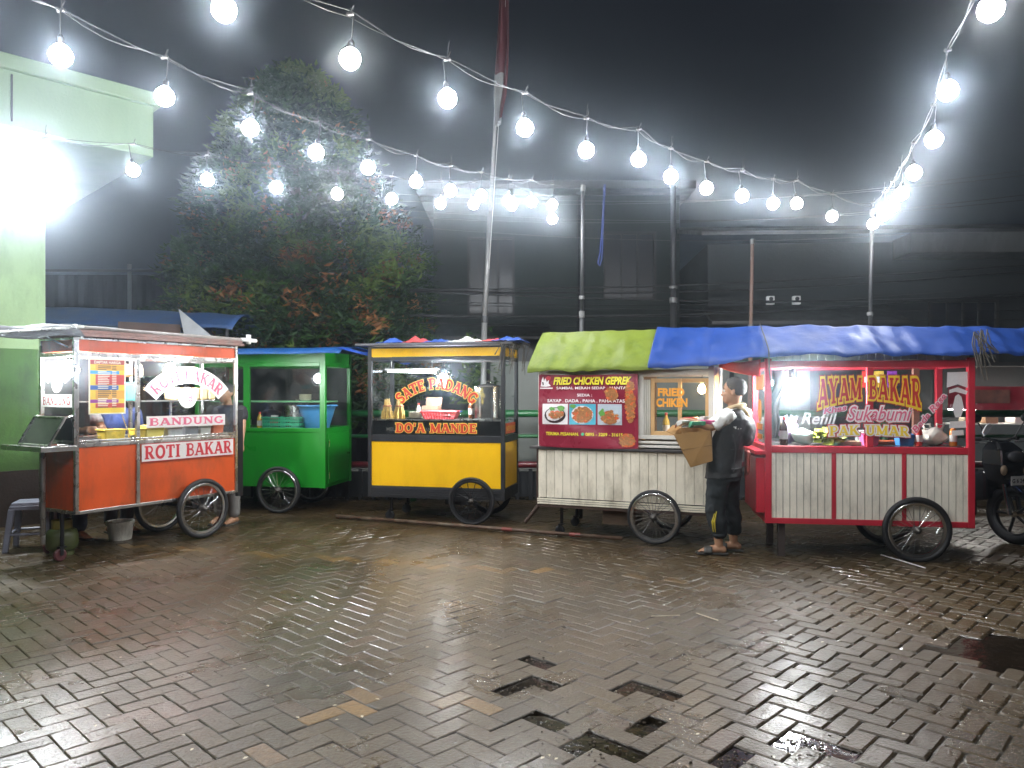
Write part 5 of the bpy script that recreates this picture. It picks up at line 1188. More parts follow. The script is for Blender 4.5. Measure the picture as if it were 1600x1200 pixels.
# ================================================================== people
def fuse(o, voxel, smooth=6, f=.5):
    md = o.modifiers.new('fuse', 'REMESH'); md.mode = 'VOXEL'; md.voxel_size = voxel; md.use_smooth_shade = True
    if smooth: s = o.modifiers.new('relax', 'SMOOTH'); s.iterations = smooth; s.factor = f
    return o
def wrinkle(o, strength, size):
    tx = bpy.data.textures.new('folds', 'CLOUDS'); tx.noise_scale = size; tx.noise_depth = 3
    md = o.modifiers.new('folds', 'DISPLACE'); md.texture = tx; md.strength = strength; md.mid_level = .5; md.texture_coords = 'LOCAL'
    return o
def limb(g, pts, rs, seg=14, flat=1.0):
    g.tube(pts, rs, seg, flat=flat); g.ell(pts[0], rs[0]); g.ell(pts[-1], rs[-1])
skin = mat('brown_skin', (.36,.19,.11), .5, var=.08, scale=12)
skin.node_tree.nodes['Principled BSDF'].inputs['Subsurface Weight'].default_value = .08
hairm = mat('short_dark_hair', (.022,.020,.019), .65, var=.4, scale=90, bump=.5, bscale=160)
def frame(org, f):
    f = Vector((*f, 0)).normalized(); l = Vector((-f.y, f.x, 0)); o = Vector(org)
    return (lambda a, b, z: o + f*a + l*b + Vector((0,0,z))), f, l
def ring(c, f, l, rf, rl, n=18, tilt=0.0):
    return [c + f*(rf*math.cos(2*math.pi*k/n)) + l*(rl*math.sin(2*math.pi*k/n)) + Vector((0,0,tilt*math.cos(2*math.pi*k/n))) for k in range(n)]
def head(g, c, f, up=Vector((0,0,1)), s=1.0):
    """head with brow, nose, lips, chin and ears; c is the middle of the skull, f where the face looks"""
    l = up.cross(f).normalized()
    Rm = Matrix((f, l, up)).transposed()
    A = lambda a, b, z: c + (f*a + l*b + up*z)*s
    g.ell(A(-.008,0,.022), (.094*s,.075*s,.088*s), Rm, 3); g.ell(A(.018,0,-.03), (.070*s,.060*s,.088*s), Rm, 3); g.ell(A(.045,0,-.085), (.040*s,.040*s,.028*s), Rm, 2)
    g.ell(A(.072,0,.022), (.016*s,.048*s,.012*s), Rm, 2); g.ell(A(.088,0,-.012), (.010*s,.010*s,.028*s), Rm, 2); g.ell(A(.096,0,-.032), (.015*s,.016*s,.011*s), Rm, 2)
    g.ell(A(.079,0,-.060), (.013*s,.026*s,.007*s), Rm, 2); g.ell(A(.077,0,-.071), (.012*s,.023*s,.007*s), Rm, 2)
    for q in (-1,1):
        g.ell(A(.058,q*.034,-.028), (.022*s,.018*s,.016*s), Rm, 2)
        er = Rm @ Matrix.Rotation(q*-.35,3,'Z')
        g.ell(A(-.006,q*.077,-.006), (.018*s,.007*s,.032*s), er, 2); g.ell(A(-.002,q*.076,-.028), (.011*s,.007*s,.014*s), er, 2)
    return A, Rm
def eyes(parent, A, Rm, s=1.0):
    g = G()
    for q in (-1,1): g.ell(A(.073,q*.032,.004), .0115*s, Rm, 2)
    e = g.make('eyes', mat('eye_white', (.6,.57,.53), .2), parent, smooth=True)
    g = G()
    for q in (-1,1): g.ell(A(.082,q*.032,.004), .0055*s, Rm, 2)
    g.make('iris', mat('dark_iris', (.015,.009,.006), .15), e, smooth=True)
    g = G()
    for q in (-1,1): g.ell(A(.078,q*.033,.026), (.006*s,.022*s,.004*s), Rm, 2)
    g.make('eyebrows', hairm, parent, smooth=True)
def hair(parent, A, Rm, s=1.0, low=-.05, front=.055, m=None):
    g = G(); g.ell(A(-.014,0,.030), (.098*s,.080*s,.091*s), Rm, 5)
    c = A(0,0,0); f = Rm.col[0]; u = Rm.col[2]
    for v in list(g.bm.verts):
        d = v.co - c; a, z = d.dot(f), d.dot(u)
        lim = low*s + max(0, (a+.035*s))*1.05 + (.05*s if a > front*s else 0) + .012*s*mnoise.noise(d*90) + .006*s*mnoise.noise(d*240)
        if z < lim: g.bm.verts.remove(v)
        else: v.co += d.normalized()*(.0035*mnoise.noise(Vector((d.x*260, d.y*260, d.z*70))) - .007*max(0, 1-(z-lim)/(.02*s)))
    return g.make('hair', m or hairm, parent, smooth=True, solid=.006)
def hand(g, w, d, palm_n, thumb_side, curl=.5, s=1.0):
    """palm and five separate bent fingers; w wrist, d pointing to the fingertips, palm_n out of the palm"""
    d = d.normalized(); nrm = (palm_n - d*palm_n.dot(d)).normalized(); t = d.cross(nrm) * thumb_side
    g.tube([w - d*.01, w + d*.03*s, w + d*.085*s], [.026*s,.036*s,.037*s], 12, up=t, flat=1.0)
    for k, (off, ln) in enumerate(((.030,.070),(.010,.080),(-.011,.074),(-.031,.058))):
        p = w + d*.085*s + t*off*s; a = 0; pts = [p - d*.02*s]; rs = [.0095*s]
        q = p; pts.append(q); rs.append(.0095*s)
        for j, part in enumerate((.45,.32,.23)):
            a += curl*(.55+.25*j) + .06*k; q = q + (d*math.cos(a) + nrm*math.sin(a))*ln*part*s; pts.append(q); rs.append((.0088,.008,.0068)[j]*s)
        g.tube(pts, rs, 8); g.ell(pts[-1], rs[-1], None, 1)
    b = w + d*.03*s + t*.03*s
    th = [b, b + (d*.55 + t*.75 + nrm*.15).normalized()*.035*s, b + (d*.55 + t*.75 + nrm*.15).normalized()*.035*s + (d*.85 + t*.2 + nrm*.4).normalized()*.032*s, b + (d*.55+t*.75+nrm*.15).normalized()*.035*s + (d*.85+t*.2+nrm*.4).normalized()*.052*s]
    g.tube(th, [.014*s,.0115*s,.0098*s,.008*s], 8); g.ell(th[-1], .008*s, None, 1)

# ---- the customer carrying a carton
J, f, l = frame((2.0, 7.05, 0), (-.8, .6))
man = thing('person', 'man in black vest and white sleeves carrying a carton at the cart window', 'person', J(0,0,0).to_tuple())
man.location = (0,0,0)
sh_l, sh_r = J(-.07,.185,1.285), J(-.10,-.175,1.285)
el_l, wr_l = P(1111,667,6.90), P(1078,658,6.93)
el_r, wr_r = J(.10,-.20,1.03), J(.27,-.02,.92)
hip_l, hip_r = J(.03,.085,.80), J(.02,-.085,.80)
kn_l, kn_r = J(.08,.10,.44), J(.03,-.12,.44)
an_l, an_r = J(.04,.10,.085), J(-.01,-.14,.085)
g = G()
hf = Vector((-.93,.37,0)).normalized(); hc = P(1146,611,7.0) + Vector((0,.0,0))
A_, Rm_ = head(g, hc, hf, (Vector((0,0,1)) + hf*-.02).normalized(), 1.06)
limb(g, [J(-.075,0,1.32), J(-.06,.0,1.38), hc - hf*.02 + Vector((0,0,-.05))], [.060,.054,.056])
g.loft([ring(J(.03,0,.76),f,l,.11,.15), ring(J(.035,0,.90),f,l,.115,.15), ring(J(.01,0,1.05),f,l,.11,.15), ring(J(-.05,0,1.2),f,l,.11,.17), ring(J(-.075,0,1.30),f,l,.085,.16), ring(J(-.075,0,1.35),f,l,.06,.07)])
limb(g, [sh_l, sh_l.lerp(el_l,.5), el_l], [.058,.052,.042]); limb(g, [el_l, el_l.lerp(wr_l,.35), wr_l], [.042,.040,.027])
limb(g, [sh_r, el_r], [.056,.042]); limb(g, [el_r, el_r.lerp(wr_r,.35), wr_r], [.042,.039,.027])
limb(g, [hip_l, hip_l.lerp(kn_l,.5), kn_l], [.088,.075,.055]); limb(g, [kn_l, kn_l.lerp(an_l,.35), an_l], [.055,.054,.036])
limb(g, [hip_r, hip_r.lerp(kn_r,.5), kn_r], [.088,.075,.055]); limb(g, [kn_r, kn_r.lerp(an_r,.35), an_r], [.055,.054,.036])
ft = Vector((-.97,.22,0)).normalized(); ft2 = Vector((-.95,.30,0)).normalized()
def foot(g, an, d):
    s_ = Vector((-d.y, d.x, 0)); b = Vector((an.x, an.y, 0))
    g.ell(b - d*.035 + Vector((0,0,.045)), (.036,.034,.036)); g.tube([b - d*.03 + Vector((0,0,.055)), b + d*.06 + Vector((0,0,.048)), b + d*.14 + Vector((0,0,.034))], [.036,.037,.026], 12); g.ell(b + d*.13 + Vector((0,0,.033)), (.05,.043,.016), Matrix.Rotation(math.atan2(d.y,d.x),3,'Z'))
    for k, o_ in enumerate((.028,.012,-.002,-.016,-.028)): g.ell(b + d*(.178-.008*k*(1 if k else -.5)) + s_*o_ + Vector((0,0,.028)), (.02,.012 if k==0 else .0085,.010), Matrix.Rotation(math.atan2(d.y,d.x),3,'Z'), 1)
foot(g, an_l, ft); foot(g, an_r, ft2)
hand(g, wr_l, (P(1064,659,6.95)-wr_l), Vector((.1,.1,-1)), 1, .55); hand(g, wr_r, J(.36,.14,.87)-wr_r, Vector((0,0,1)), -1, .3)
body = fuse(g.make('body', skin, man, smooth=True), .0055, 5); 
eyes(man, A_, Rm_, 1.06)
hair(man, A_, Rm_, 1.06, low=-.045, m=mat('greying_hair', (.045,.042,.040), .7, var=.45, scale=110, bump=.6, bscale=180))
# trousers, baggy with gathered cuffs and yellow stripes
tro = mat('black_trousers', (.006,.009,.011), .75, var=.2, bump=.15, bscale=60)
g = G()
g.loft([ring(J(.02,0,.68),f,l,.135,.185), ring(J(.03,0,.80),f,l,.145,.19), ring(J(.03,0,.92),f,l,.135,.175)])
for h_, k_, a_ in ((hip_l,kn_l,an_l),(hip_r,kn_r,an_r)):
    c_ = a_ + Vector((0,0,.095))
    limb(g, [h_, h_.lerp(k_,.5), k_, k_.lerp(c_,.55), c_ + Vector((0,0,.02))], [.112,.104,.090,.094,.068], 16)
tr = fuse(g.make('trousers', tro, man, smooth=True), .012, 4); wrinkle(tr, .035, .09)
g = G()
for a_ in (an_l, an_r): g.torus(a_ + Vector((0,0,.098)), (0,0,1), .056, .014, 24, 8)
g.make('cuff', tro, tr, smooth=True)
g = G(); side = (l*.9 - f*.45).normalized()
for off in (0,.02):
    pts = [kn_l + side*.116 + f*(-.005+off*.9) + Vector((0,0,-.03-off)), kn_l.lerp(an_l,.35) + side*.125 + f*(.03+off) , kn_l.lerp(an_l,.62) + side*.108 + f*(.03+off)]
    g.tube(pts, [.004,.009,.003], 6)
g.make('side_stripe', mat('yellow_stripe', (.45,.35,.015), .5), tr)
# shirt sleeve and vest
wsh = mat('white_shirt', (.72,.72,.70), .8, var=.06, bump=.2, bscale=25)
g = G(); limb(g, [sh_l, sh_l.lerp(el_l,.4)], [.070,.068], 16); g.tube([sh_l.lerp(el_l,.2), sh_l.lerp(el_l,.5), sh_l.lerp(el_l,.86)], [.068,.066,.070], 16); limb(g, [sh_r, sh_r.lerp(el_r,.8)], [.074,.068], 16)
g.loft([ring(J(-.07,0,1.16),f,l,.12,.18), ring(J(-.085,0,1.29),f,l,.095,.17), ring(J(-.075,0,1.355),f,l,.066,.075)])
ss = fuse(g.make('shirt', wsh, man, smooth=True), .010, 4); wrinkle(ss, .024, .045)
g = G()
g.loft([ring(J(.035,0,.70),f,l,.168,.208,tilt=-.015), ring(J(.035,0,.74),f,l,.160,.200,tilt=-.01), ring(J(.03,0,.85),f,l,.152,.187), ring(J(.01,0,1.0),f,l,.148,.185), ring(J(-.04,0,1.13),f,l,.142,.19), ring(J(-.075,0,1.24),f,l,.130,.190), ring(J(-.085,0,1.31),f,l,.100,.155), ring(J(-.08,0,1.35),f,l,.074,.085)])
g.ell(sh_r + Vector((.0,.0,-.06)), (.08,.09,.14)); g.ell(J(-.17,-.06,1.14), (.07,.12,.15), Matrix((f,l,Vector((0,0,1)))).transposed())
vs = fuse(g.make('vest', mat('black_vest', (.006,.006,.007), .62, var=.25, bump=.15, bscale=50), man, smooth=True), .011, 4); wrinkle(vs, .022, .08)
g = G()
for z in (.80,.98): g.tube([J(-.128,-.1,z), J(-.126,.05,z), J(-.09,.15,z-.004)], .005, 6)
g.tube([J(-.10,.165,1.20), J(-.125,.12,.98), J(-.11,.13,.76)], .005, 6)
g.make('seam', mat('vest_seam', (.02,.02,.021), .6), vs)
g = G()
cn_ = J(-.078,0,1.352)
for k in range(3): g.torus(cn_ + Vector((0,0,.004*k)) + f*(.005*k), (f*.35 + Vector((0,0,1))).normalized(), .082-.007*k, .021, 26, 8, .8)
g.tube([J(-.13,.05,1.36), J(-.165,.02,1.32), J(-.175,-.06,1.26), J(-.165,-.11,1.18)], [.03,.035,.034,.02], 10)
nk = fuse(g.make('neck_towel', mat('tan_towel', (.42,.31,.17), .9, var=.15, bump=.5, bscale=90), man, smooth=True), .008, 3); wrinkle(nk, .012, .04)
slm = mat('dark_sandal', (.045,.042,.036), .6, var=.2)
for a_, d in ((an_l,ft),(an_r,ft2)):
    g = G(); s_ = Vector((-d.y,d.x,0)); b = Vector((a_.x,a_.y,.002))
    out = [(-.085,.028),(-.06,.036),(.0,.034),(.08,.044),(.15,.048),(.19,.036),(.212,.0),(.19,-.036),(.15,-.046),(.08,-.04),(.0,-.034),(-.06,-.036),(-.085,-.028)]
    g.prism([b + d*x + s_*y for x, y in out], (0,0,.018)); sl = g.make('sandal', slm, man, bevel=.004)
    g = G(); g.grid(lambda u_, v_: b + d*(.06+.075*v_) + s_*(.052*math.cos(math.pi*u_)) + Vector((0,0,.014+.062*math.sin(math.pi*u_)*(1-.15*v_))), 14, 4); g.make('strap', slm, sl, smooth=True, solid=.006)

# ---- the carton he carries
X_ = [P(1053,679,6.84), P(1110,672,6.88), P(1112,664,7.13), P(1062,669,7.12)]
B_ = [P(1079,730,6.84), P(1113,720,6.88), P(1110,716,7.10), P(1083,724,7.09)]
ct = thing('carton', 'brown cardboard carton of snack packs carried by the man', 'carton', B_[0].to_tuple())
o0 = B_[0]
card = mat('brown_cardboard', (.34,.19,.065), .7, var=.12, scale=5, bump=.08, bscale=20)
g = G()
lo = [p-o0 for p in B_]; hi = [p-o0 for p in X_]
g.face(lo[::-1])
for i in range(4): g.face([lo[i], lo[(i+1)%4], hi[(i+1)%4], hi[i]])
g.make('carton_wall', card, ct, solid=.006)
g = G(); m1, m2 = lo[0].lerp(hi[0],.52), lo[1].lerp(hi[1],.50); g.tube([m1+Vector((.0,-.004,0)), m2+Vector((0,-.004,0))], .0035, 5); g.make('crease', mat('card_crease', (.2,.11,.04), .8), ct)
g = G(); g.face([hi[3], hi[0], hi[0]+Vector((-.07,-.01,.03)), hi[3]+Vector((-.06,.01,.03))]); g.make('flap', card, ct, solid=.005)
pk = [('green and white snack packet on top of the carton', (.10,.42,.26)), ('pink snack packet at the right of the carton', (.62,.10,.25)), ('silver snack packet under his hand', (.55,.55,.52)), ('red snack packet at the back of the carton', (.45,.05,.05)), ('white snack packet in the middle of the carton', (.7,.7,.66))]
cen = (X_[0]+X_[1]+X_[2]+X_[3])/4
for k, ((lab, c_), (dx, dy, dz, rz_, tl)) in enumerate(zip(pk, ((.0,-.11,.05,.2,1.0),(.11,-.10,.062,-.5,1.0),(-.10,-.06,.065,.5,1.2),(-.02,.06,.085,.1,1.2),(.07,-.02,.09,1.0,.9)))):
    t = thing('snack_packet', lab, 'snack packet', (cen + Vector((dx,dy,dz))).to_tuple(), rz_, 'snack packets in the carton'); t.rotation_euler = (tl, 0, rz_)
    g = G(); g.loft([[Vector((sx*.065, s_*.002, zz)) for sx, s_ in ((-1,-1),(1,-1),(1,1),(-1,1))] if abs(zz) > .04 else [Vector((sx*.068, s_*.02, zz)) for sx, s_ in ((-1,-1),(1,-1),(1,1),(-1,1))] for zz in (-.05,-.025,.025,.05)])
    g.make('wrapper', mat('wrap_%s' % lab.split()[0], c_, .25, var=.3, scale=25), t, bevel=.006)
    g = G(); g.box(-.04,-.0225,-.014,.04,-.021,.018); g.make('label_patch', plas_w if k != 4 else mat('print_green', (.08,.5,.25), .4), t)

# ---- simpler standing figures behind the carts
def standing(label, org, face, shirt, trou, ht=1.66, hairy=True, arm_l=None, arm_r=None, sleeve=.62, tilt=None):
    s = ht/1.66
    J, f, l = frame(org, face)
    t = thing('person', label, 'person', (0,0,0))
    Z = lambda a, b, z: J(a*s, b*s, z*s)
    g = G(); hc = Z(.02,0,1.52); up = Vector((0,0,1)); hf = f if tilt is None else (f + up*tilt).normalized(); up = (up - hf*up.dot(hf)).normalized()
    A, Rm = head(g, hc, hf, up, s)
    limb(g, [Z(-.01,0,1.34), Z(.0,0,1.44)], [.058*s,.054*s])
    g.loft([ring(Z(0,0,.82),f,l,.105*s,.155*s), ring(Z(0,0,1.0),f,l,.105*s,.145*s), ring(Z(0,0,1.2),f,l,.115*s,.17*s), ring(Z(-.005,0,1.32),f,l,.085*s,.165*s), ring(Z(-.005,0,1.38),f,l,.06*s,.07*s)])
    arms = []
    for q, am in ((1, arm_l), (-1, arm_r)):
        sh = Z(-.005, q*.19, 1.31); el, wr = (am or (Z(-.02, q*.25, 1.03), Z(.06, q*.25, .80)))
        limb(g, [sh, sh.lerp(el,.5), el], [.055*s,.050*s,.041*s]); limb(g, [el, el.lerp(wr,.35), wr], [.041*s,.039*s,.026*s]); arms.append((sh, el))
        d = (wr-el).normalized(); hand(g, wr, d, (l*-q + f*.2), q, .45, s)
    for q in (1,-1):
        h_, k_, a_ = Z(0,q*.085,.82), Z(.015,q*.09,.46), Z(-.01,q*.09,.08)
        limb(g, [h_, h_.lerp(k_,.5), k_], [.088*s,.074*s,.055*s]); limb(g, [k_, k_.lerp(a_,.35), a_], [.055*s,.054*s,.036*s]); foot(g, a_, f)
    fuse(g.make('body', skin, t, smooth=True), .0085, 4)
    eyes(t, A, Rm, s)
    if hairy: hair(t, A, Rm, s)
    g = G(); g.loft([ring(Z(0,0,.76),f,l,.13*s,.175*s), ring(Z(0,0,1.0),f,l,.128*s,.165*s), ring(Z(0,0,1.2),f,l,.132*s,.185*s), ring(Z(-.005,0,1.33),f,l,.10*s,.18*s), ring(Z(-.005,0,1.385),f,l,.068*s,.08*s)])
    for sh, el in arms: limb(g, [sh, sh.lerp(el, sleeve)], [.074*s,.066*s])
    wrinkle(fuse(g.make('shirt', shirt, t, smooth=True), .012, 4), .018, .07)
    g = G(); g.loft([ring(Z(0,0,.72),f,l,.12*s,.17*s), ring(Z(0,0,.90),f,l,.125*s,.165*s)])
    for q in (1,-1): limb(g, [Z(0,q*.085,.82), Z(.015,q*.092,.46), Z(-.01,q*.092,.13)], [.10*s,.08*s,.068*s])
    wrinkle(fuse(g.make('trousers', trou, t, smooth=True), .014, 4), .015, .08)
    g = G()
    for q in (1,-1):
        b = Z(-.01,q*.09,.08); b.z = .003; s_ = Vector((-f.y,f.x,0))
        g.prism([b + f*x + s_*y for x, y in ((-.085,.03),(0,.036),(.1,.045),(.2,.03),(.21,-.02),(.1,-.042),(0,-.036),(-.085,-.03))], (0,0,.018))
    g.make('sandals', slm, t, bevel=.004)
    return t
ca, sa = math.cos(Aa), math.sin(Aa)
fc = (sa, -ca)                               # from behind the orange cart towards its front
vx = TO(.50, .98)
def TOv(x, y, z): return Vector(TO(x, y, z))
standing('vendor in grey shirt behind the price poster glass of the orange cart', (vx[0], vx[1], 0), fc, mat('grey_shirt', (.20,.20,.20), .8, bump=.2), mat('blue_jeans', (.03,.045,.09), .8), 1.66,
         arm_l=(TOv(.72,.80,1.12), TOv(.55,.52,1.13)), arm_r=(TOv(.26,.82,1.12), TOv(.36,.52,1.13)), tilt=-.35)
vx = TO(1.02, 1.0)
standing('helper in blue shirt behind the ROTI BAKAR glass', (vx[0], vx[1], 0), (fc[0], fc[1]), mat('blue_shirt', (.02,.045,.16), .8, bump=.2), mat('dark_shorts', (.03,.03,.035), .8), 1.60, tilt=-.3)
c_ = P(364, 612, 8.62)
standing('man in black T-shirt and grey trousers half hidden beside the orange cart', (c_.x-.07, c_.y, 0), (-.25, -.97), mat('black_tee', (.012,.012,.015), .8, bump=.2), mat('grey_trousers', (.17,.16,.15), .8), 1.62,
         arm_l=(P(379,655,8.52), P(377,694,8.42)), sleeve=.75)

# ================================================================== tree
tr_ = thing('tree', 'dense rounded tree with green and copper red leaves behind the green cart', 'tree', (-3.7, 13.0, 0))
rt_t = random.Random(17)
bark = mat('dark_bark', (.05,.04,.032), .9, var=.3, bump=.5)
g = G(); g.tube([(0,0,-.03),(.04,.02,1.2),(-.03,0,2.4),(.05,.03,4.2),(.0,0,5.6)], [.16,.13,.11,.07,.03], 12)
for k in range(26):
    z = 1.1 + k*.17; a = k*2.4; rr = 1.25*(1-max(0,(z-2.6))/5.2)
    g.tube([(0,0,z),(math.cos(a)*rr*.5,math.sin(a)*rr*.5,z+.35),(math.cos(a)*rr,math.sin(a)*rr,z+.55)], [.04,.025,.01], 7)
g.make('trunk', bark, tr_, smooth=True)
leafm = []
for nm, c in (('leaf_dark', (.012,.034,.009)), ('leaf_green', (.026,.064,.012)), ('leaf_light', (.085,.135,.022)), ('leaf_copper', (.24,.105,.035)), ('leaf_red', (.15,.06,.022))):
    m_ = mat(nm, c, .6, var=.3, scale=3, spec=.25); leafm.append(m_)
def crown_r(z):      # outline radius by height
    t_ = (z-1.0)/6.0
    return 2.28*max(0.0, min(1, (t_+.12)*4.2))**.6 * max(0, 1-t_**2.3)**.72
g = G()
def leafspray(c, out, mi, n, size):
    for k in range(n):
        a = rt_t.uniform(0,6.283)
        d = (out*.8 + Vector((math.cos(a), math.sin(a), rt_t.uniform(-.9,.6)))).normalized(); s_ = size*rt_t.uniform(.7,1.3)
        w_ = d.cross(Vector((rt_t.uniform(-1,1), rt_t.uniform(-1,1), 1))).normalized()*s_*.19
        p = c + Vector((rt_t.gauss(0,.07), rt_t.gauss(0,.07), rt_t.gauss(0,.07))); n_ = d.cross(w_).normalized()*s_*.06
        g.face([p, p+d*s_*.45+w_+n_, p+d*s_-n_, p+d*s_*.45-w_+n_], mi)
for k in range(4600):
    z = rt_t.uniform(1.0, 6.95); rad = crown_r(z)
    if rad < .05: continue
    a = rt_t.uniform(0, 6.283)
    lump = 1 + .26*mnoise.noise(Vector((math.cos(a)*1.6, math.sin(a)*1.6, z*1.1))) + .16*mnoise.noise(Vector((math.cos(a)*4, math.sin(a)*4, z*2.6+5)))
    q = rad*lump*(1 - .42*rt_t.random()**2.2)
    c = Vector((q*math.cos(a), q*math.sin(a), z)); out = Vector((math.cos(a), math.sin(a), .25))
    n1 = mnoise.noise(Vector((c.x*1.3+3, c.y*1.3, c.z*1.3))); n2 = mnoise.noise(Vector((c.x*1.9-7, c.y*1.9, c.z*2.1+9)))
    mi = 1 if n1 > -.05 else 0
    if n1 > .26: mi = 2
    if n2 > .36 and z < 4.4 : mi = 3 if rt_t.random() < .65 else 4
    if rt_t.random() < .03: mi = 3
    leafspray(c, out, mi, 13, .135 if mi != 3 else .12)
g.make('crown', leafm, tr_, recalc=False)
# small bush by the flagpole foot
bs_ = thing('small_tree', 'small green sapling showing beside the flagpole above the yellow cart', 'tree', (-.45, 11.6, 0))
g = G(); g.tube([(0,0,-.03),(.02,0,1.2),(0,0,2.1)], [.04,.03,.015], 8); g.make('trunk', bark, bs_)
g = G()
for k in range(170):
    c = Vector((rt_t.gauss(0,.20), rt_t.gauss(0,.2), rt_t.uniform(1.35,2.3))); leafspray(c, Vector((c.x, c.y, .3)), rt_t.choice((1,1,2,0)), 7, .12)
g.make('crown', leafm, bs_, recalc=False)

# ================================================================== poles, flag, cables, festoon lights
pole_m = mat('galvanised_pole', (.045,.046,.048), .5, .3, var=.15)
fp = thing('flagpole', 'tall leaning white flagpole behind the yellow cart', 'flagpole', (0,0,0))
a0 = P(752, 640, 11.0); a0.z = -.03; a1 = P(766, 330, 11.0); a2 = P(788, -60, 11.0)
g = G(); g.tube([a0, P(757,500,11.0)], .042, 12); g.tube([P(757,500,11.0), a1], .036, 12); g.tube([a1, a2], .026, 12); g.ell(a2, .05); g.make('pole', mat('white_pole', (.22,.22,.215), .4, .2), fp, smooth=True)
g = G(); g.tube([P(757.5,500,11.0)+Vector((0,0,-.04)), P(757.7,496,11.0)+Vector((0,0,.02))], .05, 12); g.make('collar', pole_m, fp)
g = G(); g.tube([P(790,0,10.93), P(784,120,10.95), P(779,195,10.95), P(764,420,10.95)], .004, 5); g.make('halyard', plas_w, fp)
fg = thing('flag', 'limp red and white flag hanging from the tall flagpole', 'flag', (0,0,0))
def flagp(a, b):
    top, bot = P(785,-20,10.9), P(777,196,10.9)
    c = top.lerp(bot, b)
    wdt = .05 + .16*math.sin(math.pi*min(1, b*.9+.08))**.8 * (1 if b < .8 else max(.05, (1-b)/.2))
    return c + Vector((wdt*(a-.32) + .02*math.sin(a*9+b*5), .05*math.sin(a*11), 0))
redf = mat('flag_red', (.085,.010,.014), .8); whf = mat('flag_white', (.24,.24,.235), .8)
g = G()
NU, NV = 18, 40
for i in range(NU):
    for j in range(NV):
        a, b = i/NU, j/NV; wh = (b > .60 and a < .55 + (b-.66)*.9) or b > .93
        g.face([flagp(a,b), flagp(a+1/NU,b), flagp(a+1/NU,b+1/NV), flagp(a,b+1/NV)], 1 if wh else 0)
bmesh.ops.remove_doubles(g.bm, verts=g.bm.verts[:], dist=1e-5)
g.make('flag_cloth', [redf, whf], fg, smooth=True, solid=.004)

def pole(u, v0, Y, r, label, m=pole_m, top_extra=True, lean=0, group=None):
    t = thing('steel_pole', label, 'pole', (P(u, HOR, Y).x, Y, 0))
    zt = P(u, v0, Y).z
    g = G(); g.tube([(0,0,-.03),(lean*.5,0,zt*.62)], r, 12); g.tube([(lean*.5,0,zt*.62),(lean,0,zt)], r*.82, 12); g.make('shaft', m, t, smooth=True)
    for z0, z1, x, k in ((zt*.62-.06, zt*.62+.02, lean*.5, 1.3), (zt*.62+.16, zt*.62+.2, lean*.5, 1.3), (zt-.05, zt+.02, lean, 1.1)):
        g = G(); g.tube([(x,0,z0),(x,0,z1)], r*k, 12); g.make('coupling', mat('bright_coupling', (.12,.12,.12), .5, .3), t)
    return t
pole(907, 292, 9.0, .026, 'thin galvanised pole holding the light strings behind the white cart', lean=.03)
pole(1052, 286, 11.8, .05, 'thick grey utility pole behind the lime and blue tarpaulins')
pole(1170, 376, 10.6, .03, 'short rusty brown pole rising behind the blue tarpaulin', mat('rusty_pole', (.16,.10,.08), .7), lean=.05)
pole(1356, 330, 8.7, .026, 'thin pole at the corner of the light strings behind the red cart', lean=.05)
t = thing('rope_loop', 'blue rope loop hanging in front of the tall dark building', 'rope', P(944,288,9.6).to_tuple())
g = G(); g.tube([(0,0,0),(-.02,0,-.4),(-.05,0,-.85),(-.08,0,-1.0),(-.06,0,-1.03),(-.03,0,-.95),(-.02,0,-.7),(.0,0,-.3),(.015,0,0)], .007, 6); g.make('rope_strand', mat('blue_rope', (.008,.02,.11), .5), t)
# the dark rod lying on the paving
t = thing('iron_rod', 'long rusty rod lying on the paving in front of the yellow cart', 'rod', (0,0,0))
p0, p1 = Vector((*GP(526,810), .028)), Vector((*GP(972,846), .028)); g = G()
g.tube([p0, p0.lerp(p1,.5)+Vector((0,.012,0)), p1], .020, 10); g.make('shaft', mat('mud_rust', (.09,.05,.03), .6, var=.4, scale=6, dirt=.6, dirtcol=(.3,.27,.2)), t, smooth=True)
for q in (.62,.84):
    g = G(); c_ = p0.lerp(p1,q)+Vector((0,.006,0)); g.tube([c_, c_ + (p1-p0).normalized()*.12], .0225, 10); g.make('band', mat('rod_red_tape', (.16,.03,.02), .6), t)
t = thing('white_stick', 'thin white stick on the ground beside the red cart wheel', 'stick', (0,0,0))
g = G(); p0, p1 = Vector((*GP(1376,871), .024)), Vector((*GP(1446,892), .024)); g.tube([p0, p0.lerp(p1,.4)+Vector((0,.02,0)), p1], .005, 6); g.make('stick_shaft', plas_w, t)

# overhead cables over the buildings
cabm = mat('cable_black', (.01,.01,.011), .6)
rc_ = random.Random(31)
for k in range(9):
    t = thing('overhead_cable', 'thin black overhead cable sagging before the dark buildings', 'cable', (0,0,0), 0, 'overhead cables')
    v0 = rc_.uniform(452,506); v1 = v0 + rc_.uniform(-48,10); Y = 11.9 + .08*k; sg = rc_.uniform(.05,.2)
    a_, b_ = P(640,v0,Y), P(1640,v1,Y); pts = [a_.lerp(b_,i/24) - Vector((0,0,sg*math.sin(math.pi*i/24))) for i in range(25)]
    g = G(); g.tube(pts, rc_.choice((.008,.011,.016)), 6); g.make('wire', cabm, t, smooth=True)
for k in range(5):
    t = thing('overhead_cable', 'faint high cable crossing the dark sky', 'cable', (0,0,0), 0, 'high cables')
    a_, b_ = P(560, 300+k*12, 13), P(1700, 262+k*20-30*(k%2), 13.5); pts = [a_.lerp(b_,i/24) - Vector((0,0,.35*math.sin(math.pi*i/24))) for i in range(25)]
    g = G(); g.tube(pts, .006, 5); g.make('wire', mat('cable_grey', (.05,.05,.055), .5), t)

